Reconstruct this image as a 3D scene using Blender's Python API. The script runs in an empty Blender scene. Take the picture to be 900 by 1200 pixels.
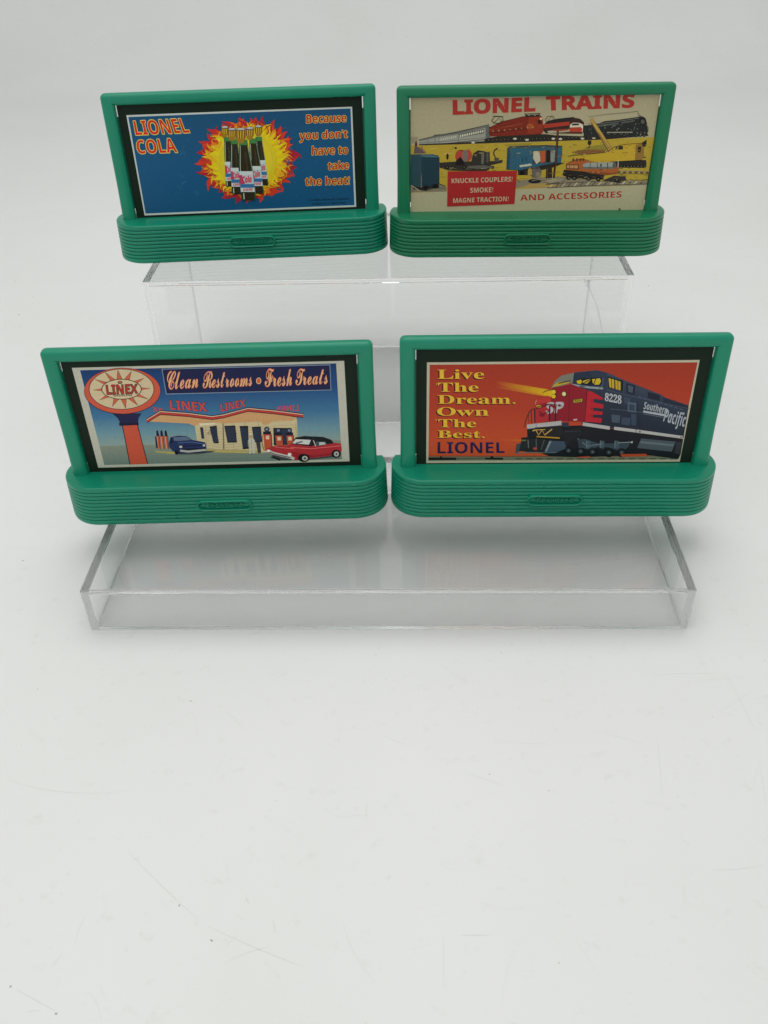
import bpy, bmesh, math, random
from mathutils import Vector, Matrix
sc = bpy.context.scene
random.seed(7)

# ------------------------------------------------------------------ camera
cam = bpy.data.cameras.new("camera"); cam_o = bpy.data.objects.new("camera", cam)
sc.collection.objects.link(cam_o); sc.camera = cam_o
PITCH, YAW, ROLL, FPX = 0.65882, -0.03683, -0.02764, 1038.8
cam.sensor_fit = 'VERTICAL'; cam.sensor_height = 24.0; cam.lens = 24.0 * FPX / 1200.0
cam.clip_start = 0.01; cam.clip_end = 20
fw = Vector((math.sin(YAW) * math.cos(PITCH), math.cos(YAW) * math.cos(PITCH), -math.sin(PITCH)))
rt = Vector((math.cos(YAW), -math.sin(YAW), 0)); up = rt.cross(fw)
r2 = rt * math.cos(ROLL) + up * math.sin(ROLL); u2 = up * math.cos(ROLL) - rt * math.sin(ROLL)
cam_o.matrix_world = Matrix(((r2.x, u2.x, -fw.x, 0.0107), (r2.y, u2.y, -fw.y, -0.27686),
                             (r2.z, u2.z, -fw.z, 0.27984), (0, 0, 0, 1)))

# ------------------------------------------------------------------ light
sc.view_settings.view_transform = 'Standard'; sc.view_settings.look = 'None'
sc.view_settings.exposure = 0.0; sc.view_settings.gamma = 1
w = bpy.data.worlds.new("World"); sc.world = w; w.use_nodes = True
bg = w.node_tree.nodes['Background']; bg.inputs[0].default_value = (0.985, 1.0, 0.99, 1); bg.inputs[1].default_value = 0.585
def area(name, loc, target, sx, sy, watts, col=(1, 1, 1)):
    l = bpy.data.lights.new(name, 'AREA'); l.shape = 'RECTANGLE'; l.size = sx; l.size_y = sy; l.energy = watts; l.color = col
    o = bpy.data.objects.new(name, l); sc.collection.objects.link(o); o.location = loc
    o.rotation_euler = (Vector(target) - Vector(loc)).to_track_quat('-Z', 'Y').to_euler(); return o
area("overhead_softbox", (-0.05, 0.20, 1.0), (-0.0, 0.17, 0), 1.0, 0.7, 4.1, (1, 1, 0.985))
area("added_front_fill", (-0.25, -0.75, 0.95), (0.0, 0.08, 0.02), 1.0, 0.8, 2.1, (1, 1, 0.99))  # unseen fill, added to brighten poster fronts and the floor under the bases
sc.cycles.max_bounces = 64; sc.cycles.transmission_bounces = 64; sc.cycles.transparent_max_bounces = 16
sc.cycles.glossy_bounces = 64; sc.cycles.diffuse_bounces = 4

# ------------------------------------------------------------------ materials
def lin(c):
    c = c / 255.0
    return c / 12.92 if c <= 0.04045 else ((c + 0.055) / 1.055) ** 2.4
def nodes(name):
    m = bpy.data.materials.new(name); m.use_nodes = True; nt = m.node_tree
    return m, nt, nt.nodes['Principled BSDF']
def N(nt, typ, **kw):
    n = nt.nodes.new(typ)
    for k, v in kw.items(): setattr(n, k, v)
    return n
def plastic(name, base, rough=0.29, var=0.08, tex=1.0):
    m, nt, p = nodes(name); tc = N(nt, 'ShaderNodeTexCoord')
    no = N(nt, 'ShaderNodeTexNoise'); no.inputs['Scale'].default_value = 60; no.inputs['Detail'].default_value = 5
    mix = N(nt, 'ShaderNodeMix', data_type='RGBA')
    mix.inputs[6].default_value = (*[c * (1 - var) for c in base], 1); mix.inputs[7].default_value = (*[c * (1 + var) for c in base], 1)
    nt.links.new(tc.outputs['Object'], no.inputs['Vector']); nt.links.new(no.outputs['Fac'], mix.inputs[0])
    nt.links.new(mix.outputs[2], p.inputs['Base Color'])
    mr = N(nt, 'ShaderNodeMapRange'); mr.inputs[3].default_value = rough - 0.07; mr.inputs[4].default_value = rough + 0.09
    nt.links.new(no.outputs['Fac'], mr.inputs[0]); nt.links.new(mr.outputs[0], p.inputs['Roughness'])
    n2 = N(nt, 'ShaderNodeTexNoise'); n2.inputs['Scale'].default_value = 2600; n2.inputs['Detail'].default_value = 2
    nt.links.new(tc.outputs['Object'], n2.inputs['Vector'])
    b = N(nt, 'ShaderNodeBump'); b.inputs['Strength'].default_value = 0.10 * tex; b.inputs['Distance'].default_value = 0.0002
    nt.links.new(n2.outputs['Fac'], b.inputs['Height']); nt.links.new(b.outputs[0], p.inputs['Normal'])
    p.inputs['IOR'].default_value = 1.43
    return m
M_green = plastic('green_plastic', (0.006, 0.245, 0.142))
M_green_b = plastic('darker_green_plastic', (0.010, 0.190, 0.084))
M_card = plastic('black_card', (0.010, 0.021, 0.013), rough=0.42, tex=0.3)
for _m in (M_card,): _m.node_tree.nodes['Principled BSDF'].inputs['Specular IOR Level'].default_value = 0.15
M_cardback = plastic('cream_card', (0.62, 0.56, 0.42), rough=0.45, tex=0.3)

def print_material():
    m, nt, p = nodes('printed_ink'); a = N(nt, 'ShaderNodeVertexColor', layer_name='Ink')
    tc = N(nt, 'ShaderNodeTexCoord'); no = N(nt, 'ShaderNodeTexNoise')
    no.inputs['Scale'].default_value = 700; no.inputs['Detail'].default_value = 4
    nt.links.new(tc.outputs['Object'], no.inputs['Vector'])
    mr = N(nt, 'ShaderNodeMapRange'); mr.inputs[1].default_value = 0.25; mr.inputs[2].default_value = 0.75
    mr.inputs[3].default_value = 0.93; mr.inputs[4].default_value = 1.05
    nt.links.new(no.outputs['Fac'], mr.inputs[0])
    mx = N(nt, 'ShaderNodeMix', data_type='RGBA', blend_type='MULTIPLY'); mx.inputs[0].default_value = 1
    nt.links.new(a.outputs['Color'], mx.inputs[6]); nt.links.new(mr.outputs[0], mx.inputs[7])
    nt.links.new(mx.outputs[2], p.inputs['Base Color'])
    p.inputs['Roughness'].default_value = 0.3; p.inputs['Specular IOR Level'].default_value = 0.16
    return m
M_print = print_material()

def acrylic():
    m, nt, p = nodes('clear_acrylic')
    p.inputs['Base Color'].default_value = (0.999, 1.0, 0.9995, 1); p.inputs['Transmission Weight'].default_value = 1
    p.inputs['IOR'].default_value = 1.42
    tc = N(nt, 'ShaderNodeTexCoord'); no = N(nt, 'ShaderNodeTexNoise'); no.inputs['Scale'].default_value = 45; no.inputs['Detail'].default_value = 6
    mr = N(nt, 'ShaderNodeMapRange'); mr.inputs[1].default_value = .3; mr.inputs[2].default_value = .7; mr.inputs[3].default_value = 0.0; mr.inputs[4].default_value = 0.03
    nt.links.new(tc.outputs['Object'], no.inputs['Vector']); nt.links.new(no.outputs['Fac'], mr.inputs[0]); nt.links.new(mr.outputs[0], p.inputs['Roughness'])
    return m
M_acr = acrylic()
M_sawn = acrylic(); M_sawn.name = 'sawn_acrylic_edge'
_p = M_sawn.node_tree.nodes['Principled BSDF']
for _l in list(_p.inputs['Roughness'].links): M_sawn.node_tree.links.remove(_l)
_p.inputs['Roughness'].default_value = 0.35; _p.inputs['Transmission Weight'].default_value = 1.0; _p.inputs['Base Color'].default_value = (0.93, 0.94, 0.93, 1)
def simple(name, col, rough=0.5, alpha=1.0):
    m, nt, p = nodes(name); p.inputs['Base Color'].default_value = (*col, 1); p.inputs['Roughness'].default_value = rough
    p.inputs['Alpha'].default_value = alpha
    return m
M_frost = simple('fractured_acrylic', (0.86, 0.87, 0.86), 0.25, 0.55)

def backdrop_material():
    m, nt, p = nodes('white_vinyl_sheet'); tc = N(nt, 'ShaderNodeTexCoord')
    n1 = N(nt, 'ShaderNodeTexNoise'); n1.inputs['Scale'].default_value = 7; n1.inputs['Detail'].default_value = 6
    n2 = N(nt, 'ShaderNodeTexNoise'); n2.inputs['Scale'].default_value = 140; n2.inputs['Detail'].default_value = 6
    n2.inputs['Roughness'].default_value = 0.7
    for n in (n1, n2): nt.links.new(tc.outputs['Object'], n.inputs['Vector'])
    r1 = N(nt, 'ShaderNodeValToRGB'); r1.color_ramp.elements[0].position = .3; r1.color_ramp.elements[1].position = .7
    r1.color_ramp.elements[0].color = (0.760, 0.765, 0.745, 1); r1.color_ramp.elements[1].color = (0.80, 0.803, 0.792, 1)
    nt.links.new(n1.outputs['Fac'], r1.inputs[0])
    r2 = N(nt, 'ShaderNodeValToRGB'); r2.color_ramp.elements[0].position = .28; r2.color_ramp.elements[1].position = .42
    r2.color_ramp.elements[0].color = (0.93, 0.93, 0.92, 1); r2.color_ramp.elements[1].color = (1, 1, 1, 1)
    nt.links.new(n2.outputs['Fac'], r2.inputs[0])
    mx = N(nt, 'ShaderNodeMix', data_type='RGBA', blend_type='MULTIPLY'); mx.inputs[0].default_value = 1
    nt.links.new(r1.outputs[0], mx.inputs[6]); nt.links.new(r2.outputs[0], mx.inputs[7])
    nt.links.new(mx.outputs[2], p.inputs['Base Color'])
    p.inputs['Roughness'].default_value = 0.5; p.inputs['Specular IOR Level'].default_value = 0.3
    b = N(nt, 'ShaderNodeBump'); b.inputs['Strength'].default_value = 0.06; b.inputs['Distance'].default_value = 0.0005
    nt.links.new(n2.outputs['Fac'], b.inputs['Height']); nt.links.new(b.outputs[0], p.inputs['Normal'])
    return m
M_white = backdrop_material()

# ------------------------------------------------------------------ object helpers
def link(o, parent=None):
    sc.collection.objects.link(o)
    if parent is not None: o.parent = parent
    return o
def mesh_obj(name, verts, faces, mat, parent=None, smooth=False, sharp=None):
    me = bpy.data.meshes.new(name); me.from_pydata([tuple(v) for v in verts], [], faces); me.update()
    me.materials.append(mat)
    if smooth:
        for f in me.polygons: f.use_smooth = True
        if sharp: me.set_sharp_from_angle(angle=math.radians(sharp))
    return link(bpy.data.objects.new(name, me), parent)
def bm_obj(name, bm, mat, parent=None, smooth=False, sharp=35):
    bmesh.ops.recalc_face_normals(bm, faces=bm.faces)
    me = bpy.data.meshes.new(name); bm.to_mesh(me); bm.free(); me.materials.append(mat)
    if smooth:
        for f in me.polygons: f.use_smooth = True
        me.set_sharp_from_angle(angle=math.radians(sharp))
    return link(bpy.data.objects.new(name, me), parent)
def box_bm(bm, x0, x1, y0, y1, z0, z1, bev=0.0):
    r = bmesh.ops.create_cube(bm, size=1.0)
    for v in r['verts']:
        v.co = Vector(((x0 + x1) / 2 + v.co.x * (x1 - x0), (y0 + y1) / 2 + v.co.y * (y1 - y0), (z0 + z1) / 2 + v.co.z * (z1 - z0)))
    if bev:
        es = list({e for v in r['verts'] for e in v.link_edges})
        bmesh.ops.bevel(bm, geom=es, offset=bev, segments=2, profile=0.5, affect='EDGES')
    return bm

# ------------------------------------------------------------------ white sweep
def build_backdrop():
    prof = [(-1.4, 0.0), (-0.6, 0), (0.0, 0), (0.5, 0), (0.95, 0)]
    R = 0.45
    for i in range(1, 25):
        a = math.pi / 2 * i / 24; prof.append((0.95 + R * math.sin(a), R - R * math.cos(a)))
    prof.append((1.40, 1.2))
    xs = [-1.6, -0.8, 0, 0.8, 1.6]; vs = []; fs = []
    for (y, z) in prof:
        for x in xs: vs.append((x, y, z))
    n = len(xs)
    for i in range(len(prof) - 1):
        for j in range(n - 1): fs.append((i * n + j, i * n + j + 1, (i + 1) * n + j + 1, (i + 1) * n + j))
    o = mesh_obj('white_backdrop', vs, fs, M_white, smooth=True); o['kind'] = 'structure'
    return o
backdrop = build_backdrop()

# ------------------------------------------------------------------ acrylic risers
def riser(label, x, y, rot, W, D, H, crack=False):
    root = bpy.data.objects.new('display_riser', None); link(root); root.location = (x, y, 0); root.rotation_euler = (0, 0, rot)
    root.empty_display_size = 0.02
    root['label'] = label; root['category'] = 'display riser'; root['group'] = 'clear acrylic risers'
    t = 0.003; z0 = 0.0001
    bm = bmesh.new()
    def rb(x0, x1, y0, y1, z): return [bm.verts.new(p) for p in ((x0, y0, z), (x1, y0, z), (x1, y1, z), (x0, y1, z))]
    ob = rb(-W / 2, W / 2, 0, D, z0); ot = rb(-W / 2, W / 2, 0, D, H)
    ib = rb(-W / 2 + t, W / 2 - t, t, D - t, z0); it = rb(-W / 2 + t, W / 2 - t, t, D - t, H - t)
    for k in range(4):
        n = (k + 1) % 4
        bm.faces.new((ob[k], ob[n], ot[n], ot[k])); bm.faces.new((ib[n], ib[k], it[k], it[n])); bm.faces.new((ob[n], ob[k], ib[k], ib[n]))
    bm.faces.new(ot); bm.faces.new(tuple(reversed(it)))
    oe = [e for e in bm.edges if all(v in set(ot) | set(ob) for v in e.verts) and not all(v in set(ob) for v in e.verts) and not all(v in (ot[2], ot[3], ob[2], ob[3]) for v in e.verts)]
    bmesh.ops.bevel(bm, geom=oe, offset=0.0007, segments=3, profile=0.5, affect='EDGES')
    ie = [e for e in bm.edges if all(v in set(it) for v in e.verts)]
    bmesh.ops.bevel(bm, geom=ie, offset=0.0004, segments=2, profile=0.5, affect='EDGES')
    fp = bm_obj('clear_shell', bm, M_acr, root); fp.data.materials.append(M_sawn)
    for f in fp.data.polygons:
        if abs(f.normal.z) > .99 and f.center.z < .001: f.material_index = 1
    if crack:
        pts = [(0.1035, H - 0.0010), (0.1062, H - 0.0042), (0.1090, H - 0.0100), (0.1128, H - 0.0175), (0.1152, H - 0.0250), (0.1180, H - 0.0335), (0.1200, H - 0.043)]
        bm = bmesh.new(); rows = []
        for i, (px, pz) in enumerate(pts):
            r = 0.00010 + 0.00005 * math.sin(i * 2.1)
            rows.append([bm.verts.new((px - r, -0.00012, pz)), bm.verts.new((px + r, -0.00016, pz)),
                         bm.verts.new((px + r + 0.0006, -0.00004, pz + .0003))])
        for a, b in zip(rows, rows[1:]):
            for k in range(2): bm.faces.new((a[k], a[k + 1], b[k + 1], b[k]))
        bm_obj('crack', bm, M_frost, fp)
        bm = bmesh.new(); random.seed(3)
        for k in range(5):
            c = Vector((0.1058 + random.uniform(-.0012, .0012), -0.0002, H - 0.0040 + random.uniform(-.0014, .0014)))
            vs = [bm.verts.new(c + Vector((random.uniform(-.0013, .0013), random.uniform(-.0004, .0001), random.uniform(-.0013, .0013)))) for _ in range(4)]
            for tri in ((0, 1, 2), (0, 1, 3), (1, 2, 3), (0, 2, 3)): bm.faces.new([vs[i] for i in tri])
        bm_obj('chip', bm, M_frost, fp)
    return root
riser('low clear acrylic riser at the front, under the two nearest signs', 0.0, 0.0, 0.0, 0.2627, 0.101, 0.023)
riser('tall clear acrylic riser at the back with a cracked front panel', -0.00105, 0.1695, 0.0039, 0.2615, 0.101, 0.0901, crack=True)

# ------------------------------------------------------------------ billboard body
HB = 0.0208
def base_outline(off, n=14):
    """D-shaped plan: straight front, rounded ends, flat cut back. off = outward offset."""
    R = 0.0152; hx = 0.075 - R; yb = 0.0068
    Ro = R + off; yb += off
    a_end = math.asin(min(1, yb / Ro)); P = []
    for i in range(n + 1):
        a = -math.pi / 2 + (a_end + math.pi / 2) * i / n; P.append((hx + Ro * math.cos(a), Ro * math.sin(a)))
    for i in range(n + 1):
        a = a_end - (a_end + math.pi / 2) * i / n; P.append((-hx - Ro * math.cos(a), Ro * math.sin(a)))
    return P
def make_base(parent, mat):
    rings = []
    prof = []                                   # (z, offset) from the bottom up
    flare = lambda z: 0.0006 * (1 - z / HB)
    prof.append((0.0, -0.0006)); prof.append((0.0003, -0.0001))
    z = 0.0003; pit = 0.00193
    nr = 9
    for k in range(nr):
        for f, d in ((0.15, 0), (0.60, 0.00004), (0.76, -0.00012), (0.86, -0.00085), (0.98, -0.00085), (1.08, -0.0001)):
            prof.append((z + 0.0006 + pit * (k + f), d))
    zt = prof[-1][0]
    prof += [(zt + 0.0003, 0), (HB - 0.0008, 0), (HB - 0.00035, -0.00012), (HB - 0.0001, -0.0004), (HB, -0.0008)]
    vs = []; fs = []; n = 0
    for (z, d) in prof:
        ring = base_outline(d + flare(z)); n = len(ring)
        vs += [(x, y, z) for x, y in ring]
    for i in range(len(prof) - 1):
        for j in range(n):
            a = i * n + j; b = i * n + (j + 1) % n
            fs.append((a, b, b + n, a + n))
    fs.append(tuple(range((len(prof) - 1) * n, len(prof) * n))); fs.append(tuple(reversed(range(n))))
    return mesh_obj('base', vs, fs, mat, parent, smooth=True, sharp=50)

ZT_IN, ZT_OUT, XI, XO = 0.0788, 0.0846, 0.0639, 0.0706
YF, YB = -0.0043, 0.0009
def prof_section(m=20):
    P = []
    for i in range(m):
        a = 2 * math.pi * i / m
        c, s = math.cos(a), math.sin(a); e = 0.62
        o = 0.5 + 0.5 * math.copysign(abs(c) ** e, c); y = (YF + YB) / 2 + (YB - YF) / 2 * math.copysign(abs(s) ** e, s)
        P.append((o, y))
    return P
def frame_point(o, y, th):
    """corner point in (x,z) for the +x corner; th 0 = beam side, 1 = post side"""
    wx, wz = XO - XI, ZT_OUT - ZT_IN; k = 0.62
    if o <= k: return (XI + o * wx, y, ZT_IN + o * wz)
    a = math.pi / 2 * (1 - th); r = o - k
    return (XI + k * wx + r * wx * math.cos(a), y, ZT_IN + k * wz + r * wz * math.sin(a))
def loft(rings, cap0=False, cap1=False):
    vs = [p for r in rings for p in r]; n = len(rings[0]); fs = []
    for i in range(len(rings) - 1):
        for j in range(n):
            fs.append((i * n + j, i * n + (j + 1) % n, (i + 1) * n + (j + 1) % n, (i + 1) * n + j))
    if cap0: fs.append(tuple(reversed(range(n))))
    if cap1: fs.append(tuple(range((len(rings) - 1) * n, len(rings) * n)))
    return vs, fs
def make_frame(parent, mat):
    S = prof_section()
    # beam: from the left mitre to the right mitre
    right = [[frame_point(o, y, th) for o, y in S] for th in (0, .25, .5)]
    wz = ZT_OUT - ZT_IN
    mids = []
    for f in (-0.96, -0.5, 0, 0.5, 0.96):
        mids.append([(f * XI, y, ZT_IN + o * wz) for o, y in S])
    left = [[(-x, y, z) for x, y, z in r] for r in reversed(right)]
    vs, fs = loft(left + mids + right); bm = bmesh.new()
    me = mesh_obj('top_beam', vs, fs, mat, parent, smooth=True, sharp=60)
    for s in (1, -1):
        rings = [[frame_point(o, y, th) for o, y in S] for th in (.5, .75, 1)]
        for z in (0.074, 0.06, 0.04, HB + 0.0009, HB + .0002, HB - 0.0004):
            fl = 0.0 if z > HB + .002 else 0.00025
            rings.append([(XI - fl + o * (XO - XI + 2 * fl), y + (fl if y > -.0017 else -fl), z) for o, y in S])
        if s < 0: rings = [[(-x, y, z) for x, y, z in r] for r in rings]
        vs, fs = loft(rings, cap1=True)
        if s < 0: fs = [tuple(reversed(f)) for f in fs]
        nb = len(vs)
        # moulded rail that the card slots behind
        x0, x1 = XI - 0.0013, XI + 0.0008
        bx = [(x0, -0.0008), (x1, -0.0008), (x1, 0.0004), (x0, 0.0004)]
        for z in (0.0258, 0.0728): vs += [(s * x, y, z) for x, y in bx]
        fs += [(nb, nb + 1, nb + 5, nb + 4), (nb + 1, nb + 2, nb + 6, nb + 5), (nb + 2, nb + 3, nb + 7, nb + 6), (nb + 3, nb, nb + 4, nb + 7),
               (nb + 3, nb + 2, nb + 1, nb), (nb + 4, nb + 5, nb + 6, nb + 7)]
        mesh_obj('post', vs, fs, mat, parent, smooth=True, sharp=60)

def text_tris(body, bold=0.0, res=3):
    c = bpy.data.curves.new('tmp_text', 'FONT'); c.body = body; c.size = 1; c.offset = bold; c.resolution_u = res
    o = bpy.data.objects.new('tmp_text', c); sc.collection.objects.link(o)
    dg = bpy.context.evaluated_depsgraph_get(); dg.update(); ev = o.evaluated_get(dg); me = ev.to_mesh()
    vs = [(v.co.x, v.co.y) for v in me.vertices]; fs = [tuple(p.vertices) for p in me.polygons]
    ev.to_mesh_clear(); bpy.data.objects.remove(o); bpy.data.curves.remove(c)
    return vs, fs
STY = {'serif': (0x1D400, 0x1D41A, 0x1D7CE), 'sans': (0x1D5D4, 0x1D5EE, 0x1D7EC), 'script': (0x1D4D0, 0x1D4EA, None),
       'ital': (0x1D63C, 0x1D656, None), 'mono': (0x1D670, 0x1D68A, None), 'brush': (0x1D468, 0x1D4EA, None)}
def styled(s, st):
    if st is None: return s
    U, L, Dg = STY[st]; o = ''
    for ch in s:
        if 'A' <= ch <= 'Z': o += chr(U + ord(ch) - 65)
        elif 'a' <= ch <= 'z': o += chr(L + ord(ch) - 97)
        elif ch.isdigit() and Dg: o += chr(Dg + ord(ch) - 48)
        else: o += ch
    return o

def make_nameplate(base, mat):
    cz = 0.0103; hw, hh = 0.0124, 0.00265; yf = -0.0156
    def pill(w_, h_, n=12):
        P = []
        for i in range(n + 1):
            a = -math.pi / 2 + math.pi * i / n; P.append((w_ - h_ + h_ * math.cos(a), h_ * math.sin(a)))
        for i in range(n + 1):
            a = math.pi / 2 + math.pi * i / n; P.append((-(w_ - h_) + h_ * math.cos(a), h_ * math.sin(a)))
        return P
    rings = []
    for off, y in ((0.0003, -0.0138), (0.0003, -0.0162), (0.00025, -0.0166), (0.0001, -0.0169), (-0.00015, -0.0170), (-0.0004, -0.0168), (-0.0005, -0.0164), (-0.00055, -0.0153), (-0.0006, -0.0149)):
        rings.append([(x, y, cz + z) for x, z in pill(hw + off, hh + off)])
    vs, fs = loft(rings, cap1=True)
    plate = mesh_obj('nameplate', vs, [tuple(f) for f in fs], mat, parent=base.parent, smooth=True, sharp=40)
    tv, tf = text_tris(styled('Standard', 'mono'), 0.02)
    xs = [v[0] for v in tv]; ys = [v[1] for v in tv]; x0, x1, y0, y1 = min(xs), max(xs), min(ys), max(ys)
    def mp(v, y): return ((v[0] - x0) / (x1 - x0) * 0.0166 - 0.0083, y, cz - 0.0014 + (v[1] - y0) / (y1 - y0) * 0.0028)
    bm = bmesh.new(); bv = [bm.verts.new(mp(v, yf + .0007)) for v in tv]
    for f in tf:
        try: bm.faces.new([bv[i] for i in f])
        except ValueError: pass
    bmesh.ops.recalc_face_normals(bm, faces=bm.faces)
    r = bmesh.ops.extrude_face_region(bm, geom=list(bm.faces))
    for v in [g for g in r['geom'] if isinstance(g, bmesh.types.BMVert)]: v.co.y = yf - .0006
    for s in (-1, 1):
        c = Vector((s * 0.0101, yf + .0001, cz)); d = 0.0007
        o = [bm.verts.new(c + Vector(q)) for q in ((-d * 1.3, 0, 0), (0, 0, -d), (d * 1.3, 0, 0), (0, 0, d))]
        i_ = [bm.verts.new(c + Vector(q) * 1.0 + Vector((0, .0003, 0))) for q in ((-d * 1.6, 0, 0), (0, 0, -d * 1.3), (d * 1.6, 0, 0), (0, 0, d * 1.3))]
        bm.faces.new(o)
        for k in range(4): bm.faces.new((o[k], o[(k + 1) % 4], i_[(k + 1) % 4], i_[k]))
    bm_obj('raised_lettering', bm, mat, plate)

# ------------------------------------------------------------------ flat printing
class Art:
    """Collects flat inked shapes. Shapes are given on a four-cornered drawing grid which is
    rectified onto the rectangle of the card; overlapping inks are stacked a few microns apart."""
    def __init__(s, quad, rect, gain=1.0):
        s.H = s.homog(quad, [(rect[0], rect[3]), (rect[1], rect[3]), (rect[1], rect[2]), (rect[0], rect[2])])
        s.boxes = []; s.data = {'picture': ([], [], [])}; s.nt = 0; s.gain = gain
        s.off = (0, 0); s.k = 1.0
    @staticmethod
    def homog(a, b):
        A = []; B = []
        for (x, y), (u, v) in zip(a, b):
            A.append([x, y, 1, 0, 0, 0, -u * x, -u * y]); B.append(u)
            A.append([0, 0, 0, x, y, 1, -v * x, -v * y]); B.append(v)
        n = 8; Mx = [r[:] + [c] for r, c in zip(A, B)]
        for i in range(n):
            p = max(range(i, n), key=lambda r: abs(Mx[r][i])); Mx[i], Mx[p] = Mx[p], Mx[i]
            for r in range(n):
                if r != i:
                    f = Mx[r][i] / Mx[i][i]
                    for c in range(i, n + 1): Mx[r][c] -= f * Mx[i][c]
        return [Mx[i][n] / Mx[i][i] for i in range(n)] + [1]
    def grid(s, ox=0, oy=0, k=1.0): s.off = (ox, oy); s.k = k; return s
    def m(s, p):
        x = s.off[0] + p[0] * s.k; y = s.off[1] + p[1] * s.k; h = s.H
        w_ = h[6] * x + h[7] * y + 1
        return ((h[0] * x + h[1] * y + h[2]) / w_, (h[3] * x + h[4] * y + h[5]) / w_)
    def level(s, P):
        xs = [p[0] for p in P]; ys = [p[1] for p in P]; bb = (min(xs), max(xs), min(ys), max(ys)); L = 0
        for b in s.boxes:
            if b[4] >= L and not (b[1] <= bb[0] or b[0] >= bb[1] or b[3] <= bb[2] or b[2] >= bb[3]): L = b[4] + 1
        s.boxes.append((*bb, L)); return L
    def emit(s, P, faces, cols, layer):
        """P in metres on the card (x, z)"""
        L = s.level(P); V, F, Cc = s.data.setdefault(layer, ([], [], [])); n = len(V); y = -0.000006 * (L + 1)
        V += [(p[0], y, p[1]) for p in P]
        for f in faces:
            F.append(tuple(n + i for i in f))
            Cc.append([cols[i] for i in f] if isinstance(cols, list) else [cols] * len(f))
    soft = 0.0
    def col(s, c):
        c = [v + (w_ - v) * s.soft for v, w_ in zip(c, (96, 86, 62))] if max(c) - min(c) > 50 else c
        return tuple(min(0.9, lin(v) * s.gain) for v in c)
    def poly(s, pts, c, layer='picture'):
        P = [s.m(p) for p in pts]
        cc = [s.col(q) for q in c] if isinstance(c, list) else s.col(c)
        s.emit(P, [tuple(range(len(P)))], cc, layer)
    def strips(s, left, right, cols):
        """gradient quad: rows from top to bottom"""
        P = []; C_ = []; F = []
        n = len(cols)
        for i, c in enumerate(cols):
            t = c[0]
            for a, b in (left, right):
                P.append(s.m((a[0] + (b[0] - a[0]) * t, a[1] + (b[1] - a[1]) * t))); C_.append(s.col(c[1]))
        for i in range(n - 1): F.append((2 * i, 2 * i + 1, 2 * i + 3, 2 * i + 2))
        s.emit(P, F, C_, 'picture')
    def ell(s, cx, cy, rx, ry, c, n=36, layer='picture', rot=0):
        ca, sa = math.cos(rot), math.sin(rot)
        s.poly([(cx + rx * math.cos(t) * ca - ry * math.sin(t) * sa, cy + rx * math.cos(t) * sa + ry * math.sin(t) * ca) for t in [2 * math.pi * i / n for i in range(n)]], c, layer)
    def line(s, pts, w_, c, layer='picture', w2=None):
        n = len(pts); A = []; B = []
        for i in range(n):
            a = pts[max(0, i - 1)]; b = pts[min(n - 1, i + 1)]; dx, dy = b[0] - a[0], b[1] - a[1]; l = math.hypot(dx, dy) or 1
            ww = w_ if w2 is None else w_ + (w2 - w_) * i / (n - 1)
            nx, ny = -dy / l * ww / 2, dx / l * ww / 2
            A.append((pts[i][0] + nx, pts[i][1] + ny)); B.append((pts[i][0] - nx, pts[i][1] - ny))
        P = [s.m(p) for p in A + B]
        s.emit(P, [(i, i + 1, n + i + 1, n + i) for i in range(n - 1)], s.col(c), 'picture' if layer != 'lettering' else layer)
    def outline(s, pts, w_, c): s.line(list(pts) + [pts[0]], w_, c)
    def text(s, body, TL, TR, BR, BL, c, st=None, bold=0.0, halo=None, hb=0.03, shadow=None, sh=(0, 0), ref='HX', wave=0):
        """quad spans baseline..cap height (of ref) and the exact ink width"""
        B = styled(body, st); s.nt += 1; LK = 'lettering|%d' % s.nt
        vs0, _ = text_tris(B, bold); xs = [v[0] for v in vs0]; x0, x1 = min(xs), max(xs)
        rv, _ = text_tris(styled(ref, st), 0); y0, y1 = min(v[1] for v in rv), max(v[1] for v in rv)
        def q(v, d=(0, 0)):
            u = (v[0] - x0) / (x1 - x0); t = (v[1] - y0) / (y1 - y0)
            bx = BL[0] + (BR[0] - BL[0]) * u; by = BL[1] + (BR[1] - BL[1]) * u
            tx = TL[0] + (TR[0] - TL[0]) * u; ty = TL[1] + (TR[1] - TL[1]) * u
            return (bx + (tx - bx) * t + d[0], by + (ty - by) * t + d[1])
        if shadow: 
            v, f = text_tris(B, bold); s.emit([s.m(q(p, sh)) for p in v], f, s.col(shadow), LK)
        if halo:
            v, f = text_tris(B, bold, 2)
            for k in range(7):
                dx, dy = hb * math.cos(k * 2 * math.pi / 7), hb * math.sin(k * 2 * math.pi / 7)
                s.emit([s.m(q((p[0] + dx, p[1] + dy))) for p in v], f, s.col(halo), LK)
        v, f = text_tris(B, bold); s.emit([s.m(q(p)) for p in v], f, s.col(c), LK)
    def build(s, parent, y):
        for k, (V, F, Cc) in s.data.items():
            if not V: continue
            k = k.split('|')[0]
            me = bpy.data.meshes.new(k); me.from_pydata(V, [], F)
            at = me.color_attributes.new('Ink', 'FLOAT_COLOR', 'CORNER')
            flat = []
            for c in Cc:
                for q in c: flat += [q[0], q[1], q[2], 1.0]
            at.data.foreach_set('color', flat)
            me.materials.append(M_print); me.update()
            o = link(bpy.data.objects.new(k, me), parent); o.location = (0, y, 0)

def lerp(a, b, t): return (a[0] + (b[0] - a[0]) * t, a[1] + (b[1] - a[1]) * t)

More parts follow.
